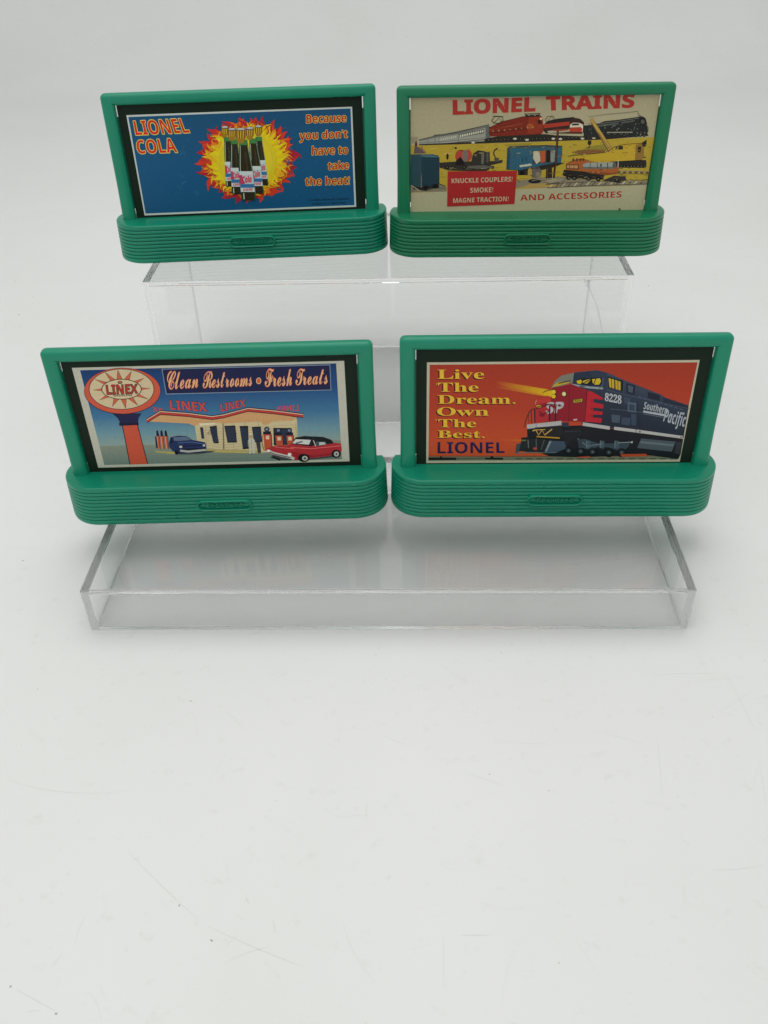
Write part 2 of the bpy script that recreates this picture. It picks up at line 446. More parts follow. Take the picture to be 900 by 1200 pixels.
INK = 1.35
def art_station():
    A = Art([(20, 108), (1615, 65), (1648, 655), (175, 690)], (-0.0591, 0.0581, 0.0231, 0.0753), INK * 0.84)
    P, Ln, E, T = A.poly, A.line, A.ell, A.text
    P([(20, 108), (1615, 65), (1648, 655), (175, 690)], (190, 188, 172))
    A.strips(((68, 122), (210, 674)), ((1568, 80), (1602, 643)),
             [(0, (24, 58, 108)), (.25, (36, 78, 128)), (.5, (66, 116, 152)), (.68, (112, 150, 160)), (.8, (142, 160, 152)), (.801, (132, 142, 126)), (.9, (124, 136, 124)), (1, (112, 128, 120))])
    for y in (600, 622, 640): Ln([(480, y), (900, y - 2), (1300, y - 12)], 3, (112, 126, 112))
    # pole
    P([(315, 445), (403, 441), (463, 669), (360, 672)], (200, 84, 60)); Ln([(315, 445), (360, 672)], 5, (34, 26, 46)); Ln([(403, 441), (463, 669)], 5, (34, 26, 46))
    P([(256, 373), (428, 373), (410, 400), (405, 432), (302, 432), (290, 404)], (34, 36, 72)); P([(294, 430), (409, 426), (411, 441), (298, 446)], (26, 26, 54))
    # round sign
    E(315, 243, 224, 136, (34, 26, 46)); E(315, 242, 221, 133, (203, 88, 64)); E(310, 232, 191, 119, (34, 26, 46)); E(310, 232, 187, 116, (208, 188, 150))
    tips = [(210, 130), (287, 118), (368, 125), (445, 165), (480, 228), (470, 292), (408, 330), (335, 347), (255, 335), (180, 297), (140, 237), (150, 173)]
    for tx, ty in tips:
        a = math.atan2((ty - 232) / 58, (tx - 310) / 116)
        p = [(310 + 108 * math.cos(a + d), 232 + 54 * math.sin(a + d)) for d in (-.17, .17)]
        P([p[0], (tx, ty), p[1]], (34, 26, 46)); c = ((p[0][0] + p[1][0] + tx) / 3, (p[0][1] + p[1][1] + ty) / 3)
        P([lerp(q, c, .2) for q in (p[0], (tx, ty), p[1])], (205, 100, 66))
    E(310, 232, 118, 60, (34, 26, 46)); E(310, 232, 113, 56, (212, 192, 152))
    E(301, 192, 14, 9, (60, 36, 46)); E(301, 191, 8, 5, (190, 120, 80))
    T('LINEX', (218, 209), (402, 203), (404, 255), (226, 262), (176, 62, 46), 'sans', .0, halo=(40, 28, 44), hb=.045)
    T('GASOLINE', (262, 263), (372, 261), (372, 271), (264, 274), (30, 26, 50), 'sans')
    # banner
    P([(543, 113), (1533, 86), (1540, 238), (569, 263)], (128, 144, 156)); P([(548, 117), (1529, 91), (1535, 234), (573, 258)], (30, 34, 72))
    O, Hl = (205, 88, 58), (238, 196, 150)
    T('Clean', (575, 128), (757, 122), (757, 222), (577, 234), (240, 178, 130), 'script', 0, halo=(200, 84, 56), hb=.018, ref='C')
    T('Restrooms', (783, 130), (1071, 118), (1073, 212), (785, 226), (240, 178, 130), 'script', 0, halo=(200, 84, 56), hb=.018, ref='R')
    E(1112, 183, 15, 19, Hl); E(1112, 183, 11, 15, O)
    T('Fresh', (1142, 112), (1305, 108), (1308, 210), (1150, 218), (240, 178, 130), 'script', 0, halo=(200, 84, 56), hb=.018, ref='F')
    T('Treats', (1325, 112), (1516, 108), (1518, 200), (1330, 208), (240, 178, 130), 'script', 0, halo=(200, 84, 56), hb=.018, ref='T')
    # building walls
    P([(735, 430), (1337, 405), (1341, 520), (1330, 600), (900, 604), (757, 566)], (206, 190, 148))
    for i in range(9):
        t = i / 8.0; Ln([(752, 452 + 14 * i), (900, 462 + 16 * i), (1335, 440 + 14 * i)], 1.6, (170, 152, 112))
    for x in (800, 905, 960, 1030, 1110, 1330): Ln([(x, 425), (x + 6, 580)], 2, (165, 148, 110))
    P([(900, 430), (905, 430), (912, 604), (905, 604)], (120, 104, 80))
    D = (46, 54, 72)
    for q in ([(768, 455), (786, 455), (794, 522), (778, 520)], [(824, 450), (862, 446), (879, 545), (846, 545)], [(850, 445), (866, 445), (876, 548), (853, 548)],
              [(910, 446), (975, 444), (985, 543), (930, 545)], [(1000, 447), (1050, 446), (1055, 580), (1020, 583)], [(1072, 452), (1125, 450), (1132, 540), (1085, 542)],
              [(1198, 458), (1306, 460), (1308, 556), (1202, 560)]):
        P(q, (30, 26, 34)); c = (sum(a[0] for a in q) / 4, sum(a[1] for a in q) / 4); P([lerp(a, c, .14) for a in q], D)
    Ln([(812, 492), (828, 470), (832, 494), (812, 492)], 3, (40, 40, 50)); Ln([(960, 470), (984, 492), (962, 494)], 3, (40, 40, 50))
    # canopy
    P([(457, 420), (545, 380), (700, 392), (850, 398), (905, 396), (1040, 356), (1200, 372), (1340, 398), (1310, 416), (1200, 418), (1160, 440), (1140, 440), (1120, 420), (900, 432), (860, 424), (800, 424), (735, 446), (700, 432)], (205, 158, 108))
    P([(760, 430), (860, 428), (850, 440), (770, 444)], (228, 212, 176))
    top = [(457, 406), (535, 358), (700, 370), (840, 388), (905, 378), (1050, 340), (1200, 354), (1374, 376)]
    Ln([(x, y + 10) for x, y in top], 24, (150, 40, 44)); Ln([(x, y + 4) for x, y in top], 5, (226, 190, 160)); Ln([(x, y - 1) for x, y in top], 4, (44, 26, 44)); Ln([(x, y + 14) for x, y in top], 6, (200, 70, 60)); Ln([(x, y + 22) for x, y in top], 3, (60, 30, 40))
    R_ = (206, 78, 74)
    T('LINEX', (590, 296), (800, 310), (812, 362), (596, 350), R_, 'sans', 0, halo=(46, 30, 50), hb=.02)
    T('LINEX', (888, 318), (1032, 290), (1036, 332), (892, 362), R_, 'sans', 0, halo=(46, 30, 50), hb=.02)
    T('LINEX', (1345, 322), (1218, 334), (1212, 354), (1348, 360), R_, 'sans', 0)
    T('XE', (552, 344), (488, 336), (500, 362), (556, 354), R_, 'sans', 0)
    # pumps on the left
    for x in (520, 544, 569):
        P([(x - 10, 505), (x + 9, 503), (x + 14, 578), (x - 4, 580)], (196, 84, 58)); P([(x - 8, 478), (x + 2, 470), (x + 10, 505), (x - 6, 508)], (26, 28, 46)); Ln([(x - 4, 508), (x + 4, 578)], 3, (230, 190, 160)); Ln([(x + 11, 505), (x + 16, 580)], 3, (30, 26, 40))
    P([(505, 510), (514, 506), (524, 578), (512, 575)], (30, 28, 44))
    P([(500, 592), (640, 600), (620, 612), (510, 600)], (178, 164, 96)); P([(810, 580), (1100, 590), (1150, 606), (1040, 606), (800, 600)], (176, 164, 110)); Ln([(810, 590), (920, 598), (1040, 602)], 4, (206, 176, 80))
    # dark blue car
    P([(600, 588), (650, 614), (760, 612), (840, 600), (860, 592)], (70, 80, 84))
    P([(586, 545), (596, 512), (640, 503), (692, 506), (722, 528), (796, 541), (806, 560), (802, 596), (668, 604), (640, 612), (618, 596), (590, 574)], (34, 48, 92))
    P([(610, 512), (690, 508), (716, 528), (650, 534), (618, 532)], (92, 108, 130)); P([(596, 518), (606, 514), (612, 540), (598, 548)], (20, 24, 44))
    Ln([(640, 545), (720, 540), (796, 552)], 4, (84, 104, 150)); Ln([(650, 566), (800, 556)], 6, (22, 26, 50)); P([(648, 580), (800, 574), (806, 584), (798, 602), (672, 606), (650, 596)], (26, 28, 44))
    Ln([(652, 590), (700, 596), (804, 586)], 12, (176, 176, 170)); E(656, 568, 9, 7, (200, 196, 180)); E(792, 560, 8, 6, (200, 196, 180)); E(632, 602, 11, 12, (16, 16, 24))
    # attendant
    P([(1050, 532), (1060, 516), (1076, 514), (1090, 532), (1088, 575), (1092, 606), (1078, 608), (1072, 580), (1068, 608), (1056, 608), (1060, 575)], (196, 192, 172)); E(1067, 505, 9, 12, (176, 150, 124)); P([(1056, 500), (1078, 500), (1076, 492), (1060, 491)], (210, 206, 190))
    Ln([(1070, 520), (1071, 575)], 2, (120, 116, 104)); Ln([(1050, 535), (1052, 568)], 4, (150, 146, 130)); P([(1096, 540), (1122, 538), (1126, 604), (1108, 606)], (60, 60, 66))
    # pumps on the right
    for x, w_, y0, y1 in ((1162, 22, 488, 590), (1230, 20, 495, 562), (1294, 20, 495, 556)):
        P([(x - w_, y0), (x + w_, y0 - 2), (x + w_ + 6, y1), (x - w_ + 8, y1 + 2)], (192, 80, 54)); P([(x - w_ - 2, y0 - 8), (x + w_, y0 - 10), (x + w_, y0 + 8), (x - w_ - 2, y0 + 8)], (30, 28, 44))
        E(x - 2, y0 - 22, 16, 15, (28, 34, 62)); E(x - 2, y0 - 22, 9, 8, (120, 130, 150)); P([(x - 8, y0 + 16), (x + 12, y0 + 15), (x + 13, y0 + 36), (x - 7, y0 + 37)], (226, 196, 160)); Ln([(x + w_ + 2, y0 + 6), (x + w_ + 8, y1)], 4, (40, 24, 34)); Ln([(x - w_ - 6, y0 + 12), (x - w_ - 8, y0 + 60), (x - w_ + 4, y1)], 3, (26, 24, 34))
    # red car
    P([(1180, 634), (1260, 650), (1400, 648), (1560, 630), (1600, 612), (1590, 600), (1200, 610)], (66, 74, 74))
    RB = (176, 46, 54)
    P([(1158, 580), (1196, 566), (1290, 558), (1310, 550), (1470, 556), (1550, 546), (1597, 550), (1602, 592), (1560, 604), (1530, 622), (1400, 638), (1330, 646), (1200, 616), (1164, 604)], RB)
    P([(1304, 552), (1330, 514), (1380, 506), (1490, 511), (1540, 528), (1554, 548), (1500, 556), (1440, 560), (1420, 566)], (24, 24, 30))
    P([(1310, 548), (1330, 524), (1420, 528), (1408, 556)], (208, 210, 204)); Ln([(1330, 548), (1370, 538)], 8, (90, 100, 104)); P([(1448, 538), (1505, 538), (1516, 556), (1450, 566)], (70, 84, 92)); P([(1468, 542), (1500, 542), (1508, 554), (1468, 560)], (190, 196, 190))
    Ln([(1434, 530), (1448, 566)], 5, (206, 190, 180)); Ln([(1300, 572), (1420, 580), (1600, 562)], 4, (232, 110, 106)); Ln([(1210, 570), (1320, 580)], 4, (228, 104, 100)); P([(1300, 596), (1440, 620), (1540, 606), (1598, 590), (1598, 598), (1540, 616), (1340, 642)], (150, 36, 46))
    E(1378, 634, 34, 24, (22, 20, 26)); E(1384, 636, 17, 14, (186, 182, 172)); E(1384, 636, 7, 6, (60, 56, 60)); E(1568, 610, 27, 24, (22, 20, 26)); E(1570, 611, 15, 15, (190, 186, 176)); E(1570, 611, 6, 6, (60, 56, 60))
    Ln([(1160, 590), (1200, 606), (1300, 630), (1322, 640)], 16, (196, 194, 186)); Ln([(1166, 596), (1210, 612), (1300, 632)], 5, (60, 60, 66)); E(1172, 592, 9, 7, (236, 232, 220)); E(1294, 614, 11, 10, (236, 232, 220)); Ln([(1196, 628), (1240, 646)], 10, (26, 24, 28))
    return A

def art_diesel():
    A = Art([(108, 97), (1708, 87), (1575, 680), (92, 690)], (-0.0588, 0.0583, 0.0212, 0.0723), INK * 0.73)
    P, Ln, E, T = A.poly, A.line, A.ell, A.text
    P([(108, 97), (1708, 87), (1575, 680), (92, 690)], (196, 190, 164))
    A.strips(((124, 111), (105, 676)), ((1695, 101), (1563, 667)), [(0, (172, 60, 40)), (.45, (186, 66, 42)), (.8, (206, 82, 46)), (.955, (202, 84, 46)), (.957, (128, 118, 94)), (1, (112, 126, 104))])
    Ln([(106, 648), (600, 650), (1200, 648), (1560, 640)], 3, (120, 50, 40))
    P([(105, 656), (270, 657), (270, 671), (105, 673)], (30, 36, 34)); P([(440, 657), (545, 657), (545, 670), (440, 668)], (34, 40, 36)); Ln([(270, 664), (440, 660)], 4, (70, 74, 60)); E(180, 656, 6, 7, (26, 30, 28)); E(480, 655, 9, 7, (26, 30, 28))
    for x in range(620, 1540, 60): P([(x, 660), (x + 34, 659), (x + 40, 667), (x, 668)], (84, 92, 74))
    # headlight beams
    def beam(pts, bgc, tip): P(pts, [bgc, tip, tip, bgc])
    beam([(515, 206), (845, 262), (845, 290), (515, 226)], (184, 66, 42), (226, 178, 30)); beam([(515, 236), (845, 284), (845, 306), (515, 248)], (186, 68, 42), (222, 160, 36)); beam([(540, 218), (845, 270), (845, 298), (540, 236)], (190, 84, 42), (232, 190, 30))
    beam([(515, 550), (660, 551), (660, 562), (530, 555)], (200, 84, 46), (214, 110, 40))
    B0, B1, B2, DK = (50, 60, 78), (64, 76, 94), (84, 98, 114), (28, 30, 36)
    # long blue-grey body
    P([(973, 158), (1105, 144), (1170, 160), (1270, 205), (1475, 288), (1500, 306), (1637, 352), (1600, 545), (1010, 460), (1010, 240), (960, 228)], [(72, 82, 98), (70, 80, 96), (66, 76, 94), (64, 74, 92), (62, 72, 90), (58, 68, 88), (56, 66, 86), (36, 44, 58), (40, 46, 60), (52, 60, 76), (66, 76, 92)])
    for k in range(14): x = 1180 + k * 32; Ln([(x, 290 + (x - 1180) * .22), (x - 2, 400 + (x - 1180) * .12)], 2, (44, 52, 68))
    for k in range(9): x = 1345 + k * 30; Ln([(x, 300 + (x - 1345) * .30), (x + 18, 306 + (x - 1345) * .30)], 3, (96, 108, 124))
    P([(1165, 164), (1265, 208), (1262, 275), (1165, 250)], B1); P([(1275, 210), (1470, 290), (1470, 320), (1272, 246)], (62, 72, 88)); P([(1490, 305), (1636, 356), (1632, 380), (1488, 334)], (42, 50, 66))
    # dark underside
    P([(690, 480), (1010, 468), (1300, 500), (1599, 548), (1582, 636), (1568, 664), (1450, 650), (1380, 640), (1000, 655), (820, 650), (740, 620), (690, 540)], DK)
    P([(1355, 545), (1555, 563), (1530, 622), (1330, 600)], (76, 90, 98)); P([(1352, 560), (1545, 578), (1538, 590), (1346, 572)], (104, 118, 124)); P([(1560, 566), (1596, 568), (1580, 640), (1545, 630)], (50, 56, 60))
    TC = (58, 74, 84)
    P([(982, 548), (1030, 548), (1110, 575), (1280, 572), (1290, 560), (1282, 590), (1240, 628), (1180, 600), (1110, 590), (1060, 612), (1000, 600)], TC)
    for x, y in ((930, 618), (1000, 622), (1070, 625), (1165, 628), (1240, 628)): E(x, y, 30, 26, (20, 22, 26)); E(x, y - 2, 16, 14, (48, 58, 64)); E(x, y - 2, 6, 6, (100, 110, 110))
    for x in (1035, 1115, 1200): P([(x, 556), (x + 26, 560), (x + 22, 604), (x - 4, 600)], (74, 92, 102)); Ln([(x + 3, 560), (x, 600)], 3, (130, 142, 146))
    Ln([(985, 545), (1040, 590), (1130, 575)], 5, (110, 126, 132)); Ln([(1220, 570), (1300, 566), (1306, 560)], 4, (150, 160, 160)); E(1300, 567, 5, 6, (190, 196, 190))
    P([(980, 652), (1050, 648), (1060, 656), (985, 658)], (192, 76, 44)); P([(1230, 636), (1380, 634), (1390, 648), (1240, 652)], (192, 76, 44))
    # white sill
    P([(1017, 450), (1175, 474), (1173, 494), (1015, 470)], (190, 188, 184)); P([(1200, 476), (1325, 492), (1597, 530), (1594, 546), (1324, 510), (1198, 494)], (190, 188, 184)); Ln([(1326, 490), (1326, 514)], 4, (40, 40, 50)); E(1348, 506, 6, 4, (60, 60, 70)); E(1586, 538, 4, 4, (60, 60, 70))
    # cab glass and nose top
    P([(973, 160), (1105, 148), (1120, 160), (1108, 246), (1040, 244), (962, 222)], (44, 54, 74)); P([(1068, 158), (1105, 146), (1168, 162), (1160, 250), (1100, 240)], (52, 62, 80))
    P([(838, 246), (860, 208), (900, 176), (973, 159), (964, 218), (910, 234), (850, 250)], (128, 128, 116)); P([(852, 232), (880, 214), (950, 208), (938, 220), (880, 236), (845, 244)], (196, 168, 50)); Ln([(880, 222), (952, 206)], 6, (50, 50, 50))
    P([(982, 204), (1010, 194), (1132, 186), (1138, 216), (1124, 234), (990, 228)], (30, 32, 40))
    for q in ([(986, 208), (1012, 200), (1020, 212), (1010, 226), (992, 224)], [(1024, 208), (1062, 196), (1070, 200), (1050, 222), (1024, 224)], [(1078, 198), (1124, 192), (1130, 210), (1118, 230), (1092, 230), (1080, 218)]): P(q, (212, 184, 40))
    Ln([(1020, 226), (1070, 196)], 6, (40, 44, 56)); Ln([(1086, 232), (1100, 194)], 5, (40, 44, 56)); Ln([(958, 230), (1060, 246), (1140, 252)], 12, (150, 158, 162)); P([(1000, 236), (1035, 232), (1036, 244), (1000, 246)], (90, 102, 112)); Ln([(1142, 190), (1140, 230), (1110, 262)], 4, (90, 104, 118))
    P([(1168, 180), (1260, 208), (1256, 272), (1170, 248)], (34, 40, 52)); P([(1174, 192), (1206, 200), (1206, 254), (1178, 244)], (206, 176, 50)); P([(1212, 202), (1244, 214), (1242, 264), (1214, 256)], (204, 172, 50)); Ln([(1190, 196), (1192, 250)], 4, (60, 60, 50)); Ln([(1228, 206), (1228, 262)], 4, (90, 84, 50))
    for q, c in (([(1275, 222), (1330, 236), (1322, 290), (1278, 278)], (32, 40, 54)), ([(1285, 232), (1318, 242), (1312, 280), (1288, 272)], (78, 90, 106)), ([(1398, 272), (1470, 292), (1470, 326), (1402, 310)], (36, 42, 54)),
                 ([(1262, 300), (1300, 310), (1296, 345), (1262, 340)], B1), ([(1282, 330), (1332, 338), (1328, 394), (1280, 388)], B2), ([(1186, 404), (1236, 410), (1232, 455), (1186, 450)], (74, 88, 106)), ([(1244, 420), (1296, 424), (1290, 470), (1242, 462)], B1), ([(1300, 400), (1332, 404), (1326, 470), (1300, 466)], (60, 76, 96)), ([(1290, 345), (1322, 350), (1320, 384), (1290, 380)], (58, 70, 88))): P(q, c)
    for x in range(1350, 1600, 24): Ln([(x, 430 + (x - 1350) * .1), (x - 3, 474 + (x - 1350) * .12)], 5, (38, 48, 62))
    Ln([(1180, 372), (1270, 380), (1600, 424)], 3, (86, 100, 116)); Ln([(1160, 260), (1270, 290), (1640, 372)], 3, (80, 92, 108)); Ln([(1340, 325), (1345, 480)], 3, (34, 42, 56))
    E(1604, 399, 8, 7, (150, 160, 170)); E(1554, 328, 10, 5, (60, 60, 60))
    # red nose
    RD = (150, 32, 46)
    P([(845, 246), (910, 235), (960, 228), (1055, 264), (1034, 448), (1010, 446), (890, 444), (742, 450), (742, 345), (748, 315), (785, 300), (836, 290)], RD)
    P([(742, 350), (830, 338), (826, 444), (742, 450)], (186, 46, 52)); P([(748, 316), (785, 302), (836, 292), (835, 330), (745, 346)], (196, 60, 50)); P([(1055, 264), (1040, 446), (1075, 450), (1085, 300)], (172, 38, 48)); Ln([(944, 236), (936, 444)], 3, (100, 24, 34)); Ln([(1046, 262), (1030, 446)], 4, (90, 24, 36))
    P([(1030, 440), (1050, 266), (1072, 270), (1135, 305), (1136, 318), (1070, 312), (1066, 330), (1140, 346), (1138, 370), (1066, 362), (1064, 380), (1135, 388), (1132, 407), (1062, 404), (1060, 420), (1130, 426), (1124, 454), (1030, 446)], (196, 40, 52))
    P([(962, 316), (1022, 308), (1020, 334), (962, 340)], (60, 34, 30)); P([(966, 319), (1018, 312), (1016, 330), (966, 336)], (196, 170, 50)); T('8228', (972, 320), (1010, 316), (1010, 327), (972, 331), (60, 40, 30), 'sans'); P([(962, 432), (986, 430), (984, 438), (964, 440)], (210, 196, 180))
    E(912, 284, 16, 17, (40, 24, 30)); E(911, 284, 12, 13, (226, 206, 120)); E(913, 283, 6, 7, (250, 244, 200))
    E(850, 286, 17, 30, (60, 44, 30)); E(851, 272, 12, 12, (232, 206, 60)); E(850, 298, 12, 12, (236, 196, 40)); P([(790, 290), (838, 262), (846, 282), (838, 300)], (228, 186, 36)); Ln([(788, 276), (800, 268), (836, 258)], 4, (60, 40, 40))
    T('SP', (806, 336), (914, 330), (896, 392), (802, 398), (196, 184, 186), 'sans', .02)
    E(762, 356, 16, 8, (190, 160, 50)); Ln([(748, 362), (800, 348), (828, 342)], 4, (40, 24, 30)); Ln([(760, 388), (790, 402), (820, 386)], 6, (90, 24, 36)); E(780, 408, 16, 10, (130, 30, 44))
    for x0, y0, x1, y1, w_ in ((737, 372, 737, 452, 7), (716, 380, 718, 454, 5), (826, 352, 822, 444, 8), (862, 352, 856, 444, 7), (700, 400, 702, 456, 3)): Ln([(x0, y0), (x1, y1)], w_, (40, 34, 48))
    Ln([(677, 480), (680, 450), (700, 398), (718, 374), (770, 366), (826, 344), (880, 350), (898, 356)], 4, (46, 36, 46)); Ln([(748, 318), (742, 345)], 3, (220, 170, 150))
    P([(690, 463), (892, 441), (894, 468), (690, 490)], (190, 186, 182)); Ln([(690, 489), (893, 467)], 4, (110, 110, 120)); Ln([(744, 458), (744, 486)], 3, (130, 130, 140)); P([(892, 452), (935, 450), (935, 478), (895, 474)], (50, 56, 76))
    # plough and coupler
    P([(655, 540), (700, 536), (880, 545), (910, 570), (850, 620), (790, 622), (650, 620)], (26, 28, 30)); P([(625, 578), (656, 570), (650, 618), (618, 632)], (62, 78, 84)); P([(640, 616), (660, 545), (820, 556), (790, 620), (700, 626)], (36, 40, 42))
    P([(820, 558), (925, 562), (912, 604), (850, 630), (790, 622)], (66, 82, 100)); P([(820, 558), (832, 560), (802, 622), (790, 622)], (130, 146, 150)); Ln([(615, 634), (700, 626), (800, 628), (860, 626)], 5, (98, 112, 112))
    Ln([(742, 546), (742, 612)], 5, (90, 100, 100)); Ln([(694, 552), (696, 600)], 5, (110, 118, 116)); Ln([(790, 552), (770, 610)], 4, (90, 100, 100)); E(734, 604, 12, 8, (196, 70, 54)); Ln([(655, 556), (682, 556)], 8, (110, 120, 70))
    Y_ = (222, 176, 90)
    Ln([(722, 500), (740, 492), (756, 524), (778, 494), (792, 524), (836, 490)], 6, Y_); Ln([(726, 498), (800, 490)], 4, Y_); Ln([(745, 533), (880, 542)], 7, (200, 150, 50)); Ln([(800, 524), (816, 520)], 4, Y_); P([(735, 480), (895, 470), (905, 520), (860, 540), (750, 535)], (40, 38, 40)); Ln([(722, 500), (742, 494), (756, 524), (778, 494), (792, 524), (836, 490)], 6, Y_); Ln([(742, 494), (796, 492)], 4, Y_); Ln([(745, 533), (880, 542)], 7, (200, 150, 50))
    P([(905, 490), (1005, 478), (1010, 520), (960, 540), (920, 600), (905, 560)], (34, 36, 42)); Ln([(910, 505), (1000, 500)], 4, (60, 64, 70)); P([(985, 550), (1010, 548), (1012, 600), (990, 602)], (56, 66, 74))
    # lettering
    Y, K = (236, 192, 60), (34, 24, 22)
    def tl(s, x0, x1, yt, yb, c=Y, dy=0, **k): T(s, (x0, yt), (x1, yt + dy), (x1, yb + dy), (x0, yb), c, 'serif', .0, shadow=K, sh=(-7, 5), ref='H', **k)
    tl('Live', 168, 445, 140, 194); tl('The', 170, 410, 217, 270); tl('Dream.', 166, 626, 290, 341); tl('Own', 162, 467, 362, 411); tl('The', 168, 392, 432, 479); tl('Best.', 162, 440, 498, 541)
    for x, y in ((160, 228), (153, 440)): P([(x, y - 8), (x + 6, y - 8), (x + 3, y + 6)], Y)
    T('LIONEL', (161, 566), (556, 568), (556, 630), (160, 633), (32, 30, 74), 'sans', .0, ref='H')
    T('8228', (1152, 277), (1248, 294), (1245, 343), (1148, 324), (196, 198, 200), 'serif', .01, ref='8')
    W_ = (178, 184, 190)
    T('Southern', (1378, 330), (1514, 362), (1510, 402), (1372, 372), W_, 'ital', 0, ref='H'); P([(1372, 381), (1500, 403), (1498, 416), (1370, 392)], W_)
    T('Pacific', (1500, 374), (1624, 404), (1610, 478), (1484, 444), W_, 'ital', .0, ref='P'); Ln([(1372, 400), (1500, 424)], 3, (120, 126, 136))
    return A

def art_cola():
    A = Art([(103, 148), (1695, 93), (1728, 800), (240, 850)], (-0.0591, 0.0581, 0.0220, 0.0738), INK * 1.0)
    P, Ln, E, T = A.poly, A.line, A.ell, A.text
    P([(103, 148), (1695, 93), (1728, 800), (240, 850)], (184, 190, 184))
    A.strips(((117, 161), (247, 837)), ((1684, 105), (1715, 788)), [(0, (24, 74, 108)), (.5, (26, 80, 118)), (1, (24, 78, 116))])
    rnd = random.Random(5)
    # flames round the bottles
    def flame(n, r0, r1, rx, ry, cx, cy, col, sw=.7):
        pts = []
        for i in range(n):
            a = 2 * math.pi * i / n
            hi = r1 * rnd.uniform(.88, 1.07); lo = r0 * rnd.uniform(.93, 1.06); tw = sw * math.cos(a) * .10
            pts.append((cx + rx * lo * math.cos(a), cy + ry * lo * math.sin(a)))
            am = a + math.pi / n * .7
            mid = (lo + hi) / 2; pts.append((cx + rx * mid * math.cos(am), cy + ry * mid * math.sin(am)))
            b = a + math.pi / n * 1.25 - tw
            pts.append((cx + rx * hi * math.cos(b), cy + ry * hi * math.sin(b)))
        P(pts, col)
    cx, cy = 958, 470
    def blob(k, n, jit, col): P([(cx + 345 * k * (1 + rnd.uniform(-jit, jit)) * math.cos(2 * math.pi * i / n), cy + 296 * k * (1 + rnd.uniform(-jit, jit)) * math.sin(2 * math.pi * i / n)) for i in range(n)], col)
    def tongues(n, r0, r1, wd, cols):
        for i in range(n):
            a = 2 * math.pi * (i + rnd.uniform(-.4, .4)) / n; k1 = r1 * rnd.uniform(.93, 1.05); d = rnd.uniform(-.12, .20); q = []
            for j in range(5):
                t = j / 4; r = r0 + (k1 - r0) * t; b = a + d * t * t * 1.3 + .03 * math.sin(t * 5)
                q.append((cx + 345 * r * math.cos(b), cy + 296 * r * math.sin(b) - 10 * t))
            Ln(q, wd * rnd.uniform(.7, 1.3), rnd.choice(cols), w2=1.5)
    blob(.90, 60, .03, (164, 38, 46))
    tongues(46, .80, 1.06, 62, [(162, 34, 48), (182, 44, 42), (196, 56, 38), (150, 40, 50)])
    tongues(60, .74, .95, 44, [(204, 72, 36), (188, 48, 38), (218, 104, 34), (170, 40, 44)])
    blob(.80, 50, .03, (220, 128, 34)); tongues(54, .68, .92, 38, [(228, 150, 32), (222, 120, 34), (232, 176, 30), (200, 70, 36)])
    blob(.72, 50, .03, (228, 184, 28)); tongues(50, .60, .86, 36, [(230, 196, 26), (226, 186, 28), (232, 166, 32)]); tongues(26, .74, .88, 10, [(176, 60, 36), (150, 50, 36), (240, 206, 60)])
    E(950, 475, 206, 222, (216, 190, 34)); E(950, 475, 198, 214, (200, 182, 40)); E(960, 480, 170, 198, (210, 188, 38))
    A.grid(600, 180, .8)
    def bottle(tx, ty, bx, by, hn, hb, ls, le):
        def at(t, o): return (tx + (bx - tx) * t + o, ty + (by - ty) * t)
        t1, t2 = .0, .52
        w_ = lambda t: hn * (1 - .15 * (1 - t)) if t < t1 else (hn + (hb - hn) * (lambda u: .35 * u + .65 * (0.5 - 0.5 * math.cos(math.pi * u)))(min(1, (t - t1) / (t2 - t1))))
        ts = [0, .1, .2, .3, .36, .40, .44, .48, .52, .6, .7, .8, .9, .97, 1]
        for k, c in ((1.0, (28, 66, 50)), (.84, (44, 40, 26))):
            L_ = [at(t, -w_(t) * k * (1 if t < .99 else .85)) for t in ts]; R_ = [at(t, w_(t) * k * (1 if t < .99 else .85)) for t in ts]
            P(L_ + R_[::-1], c)
        P([at(.0, -w_(0) * .9), at(0, w_(0) * .9), at(.09, w_(.1) * .9), at(.09, -w_(.1) * .9)], (60, 120, 62))
        Ln([at(t, -w_(t) * .74) for t in ts[1:10]], hn * .13, (176, 190, 166)); Ln([at(t, w_(t) * .9) for t in ts[1:10]], hn * .08, (150, 176, 150))
        Ln([at(t, -w_(t) * .6) for t in (.88, .93, .98)], hn * .25, (170, 180, 160)); Ln([at(t, w_(t) * .25) for t in ts[2:9]], hn * .2, (72, 60, 34))
        P([at(ls, -hb * .97), at(ls, hb * .97), at(le, hb * .97), at(le, -hb * .97)], (186, 196, 192))
        a = ls + (le - ls) * .18; b = ls + (le - ls) * .62; P([at(a, -hb * .95), at(a, hb * .95), at(b, hb * .95), at(b, -hb * .95)], (170, 184, 190))
        P([at(a, -hb * .97), at(a, -hb * .6), at(b, -hb * .3), at(b, -hb * .97)], (170, 64, 96)); P([at(b, -hb * .95), at(b, hb * .95), at(b + (le - ls) * .18, hb * .95), at(b + (le - ls) * .18, -hb * .95)], (50, 104, 150))
        x0, x1 = -hb * .62, hb * .72; m_ = (le - ls)
        T('Cola', at(ls + m_ * .26, x0), at(ls + m_ * .22, x1), at(ls + m_ * .52, x1), at(ls + m_ * .58, x0), (190, 40, 62), 'ital', .03, ref='C')
        T('cola', at(ls + m_ * .84, x0), at(ls + m_ * .82, x1), at(ls + m_ * .94, x1), at(ls + m_ * .96, x0), (190, 70, 90), 'ital', .02, ref='c')
    bottle(268, 150, 292, 588, 30, 34, .50, .88)
    bottle(542, 150, 600, 580, 28, 34, .48, .86)
    bottle(328, 170, 358, 655, 31, 46, .52, .86)
    bottle(490, 165, 545, 650, 31, 48, .50, .86)
    bottle(405, 175, 460, 708, 36, 63, .52, .86)
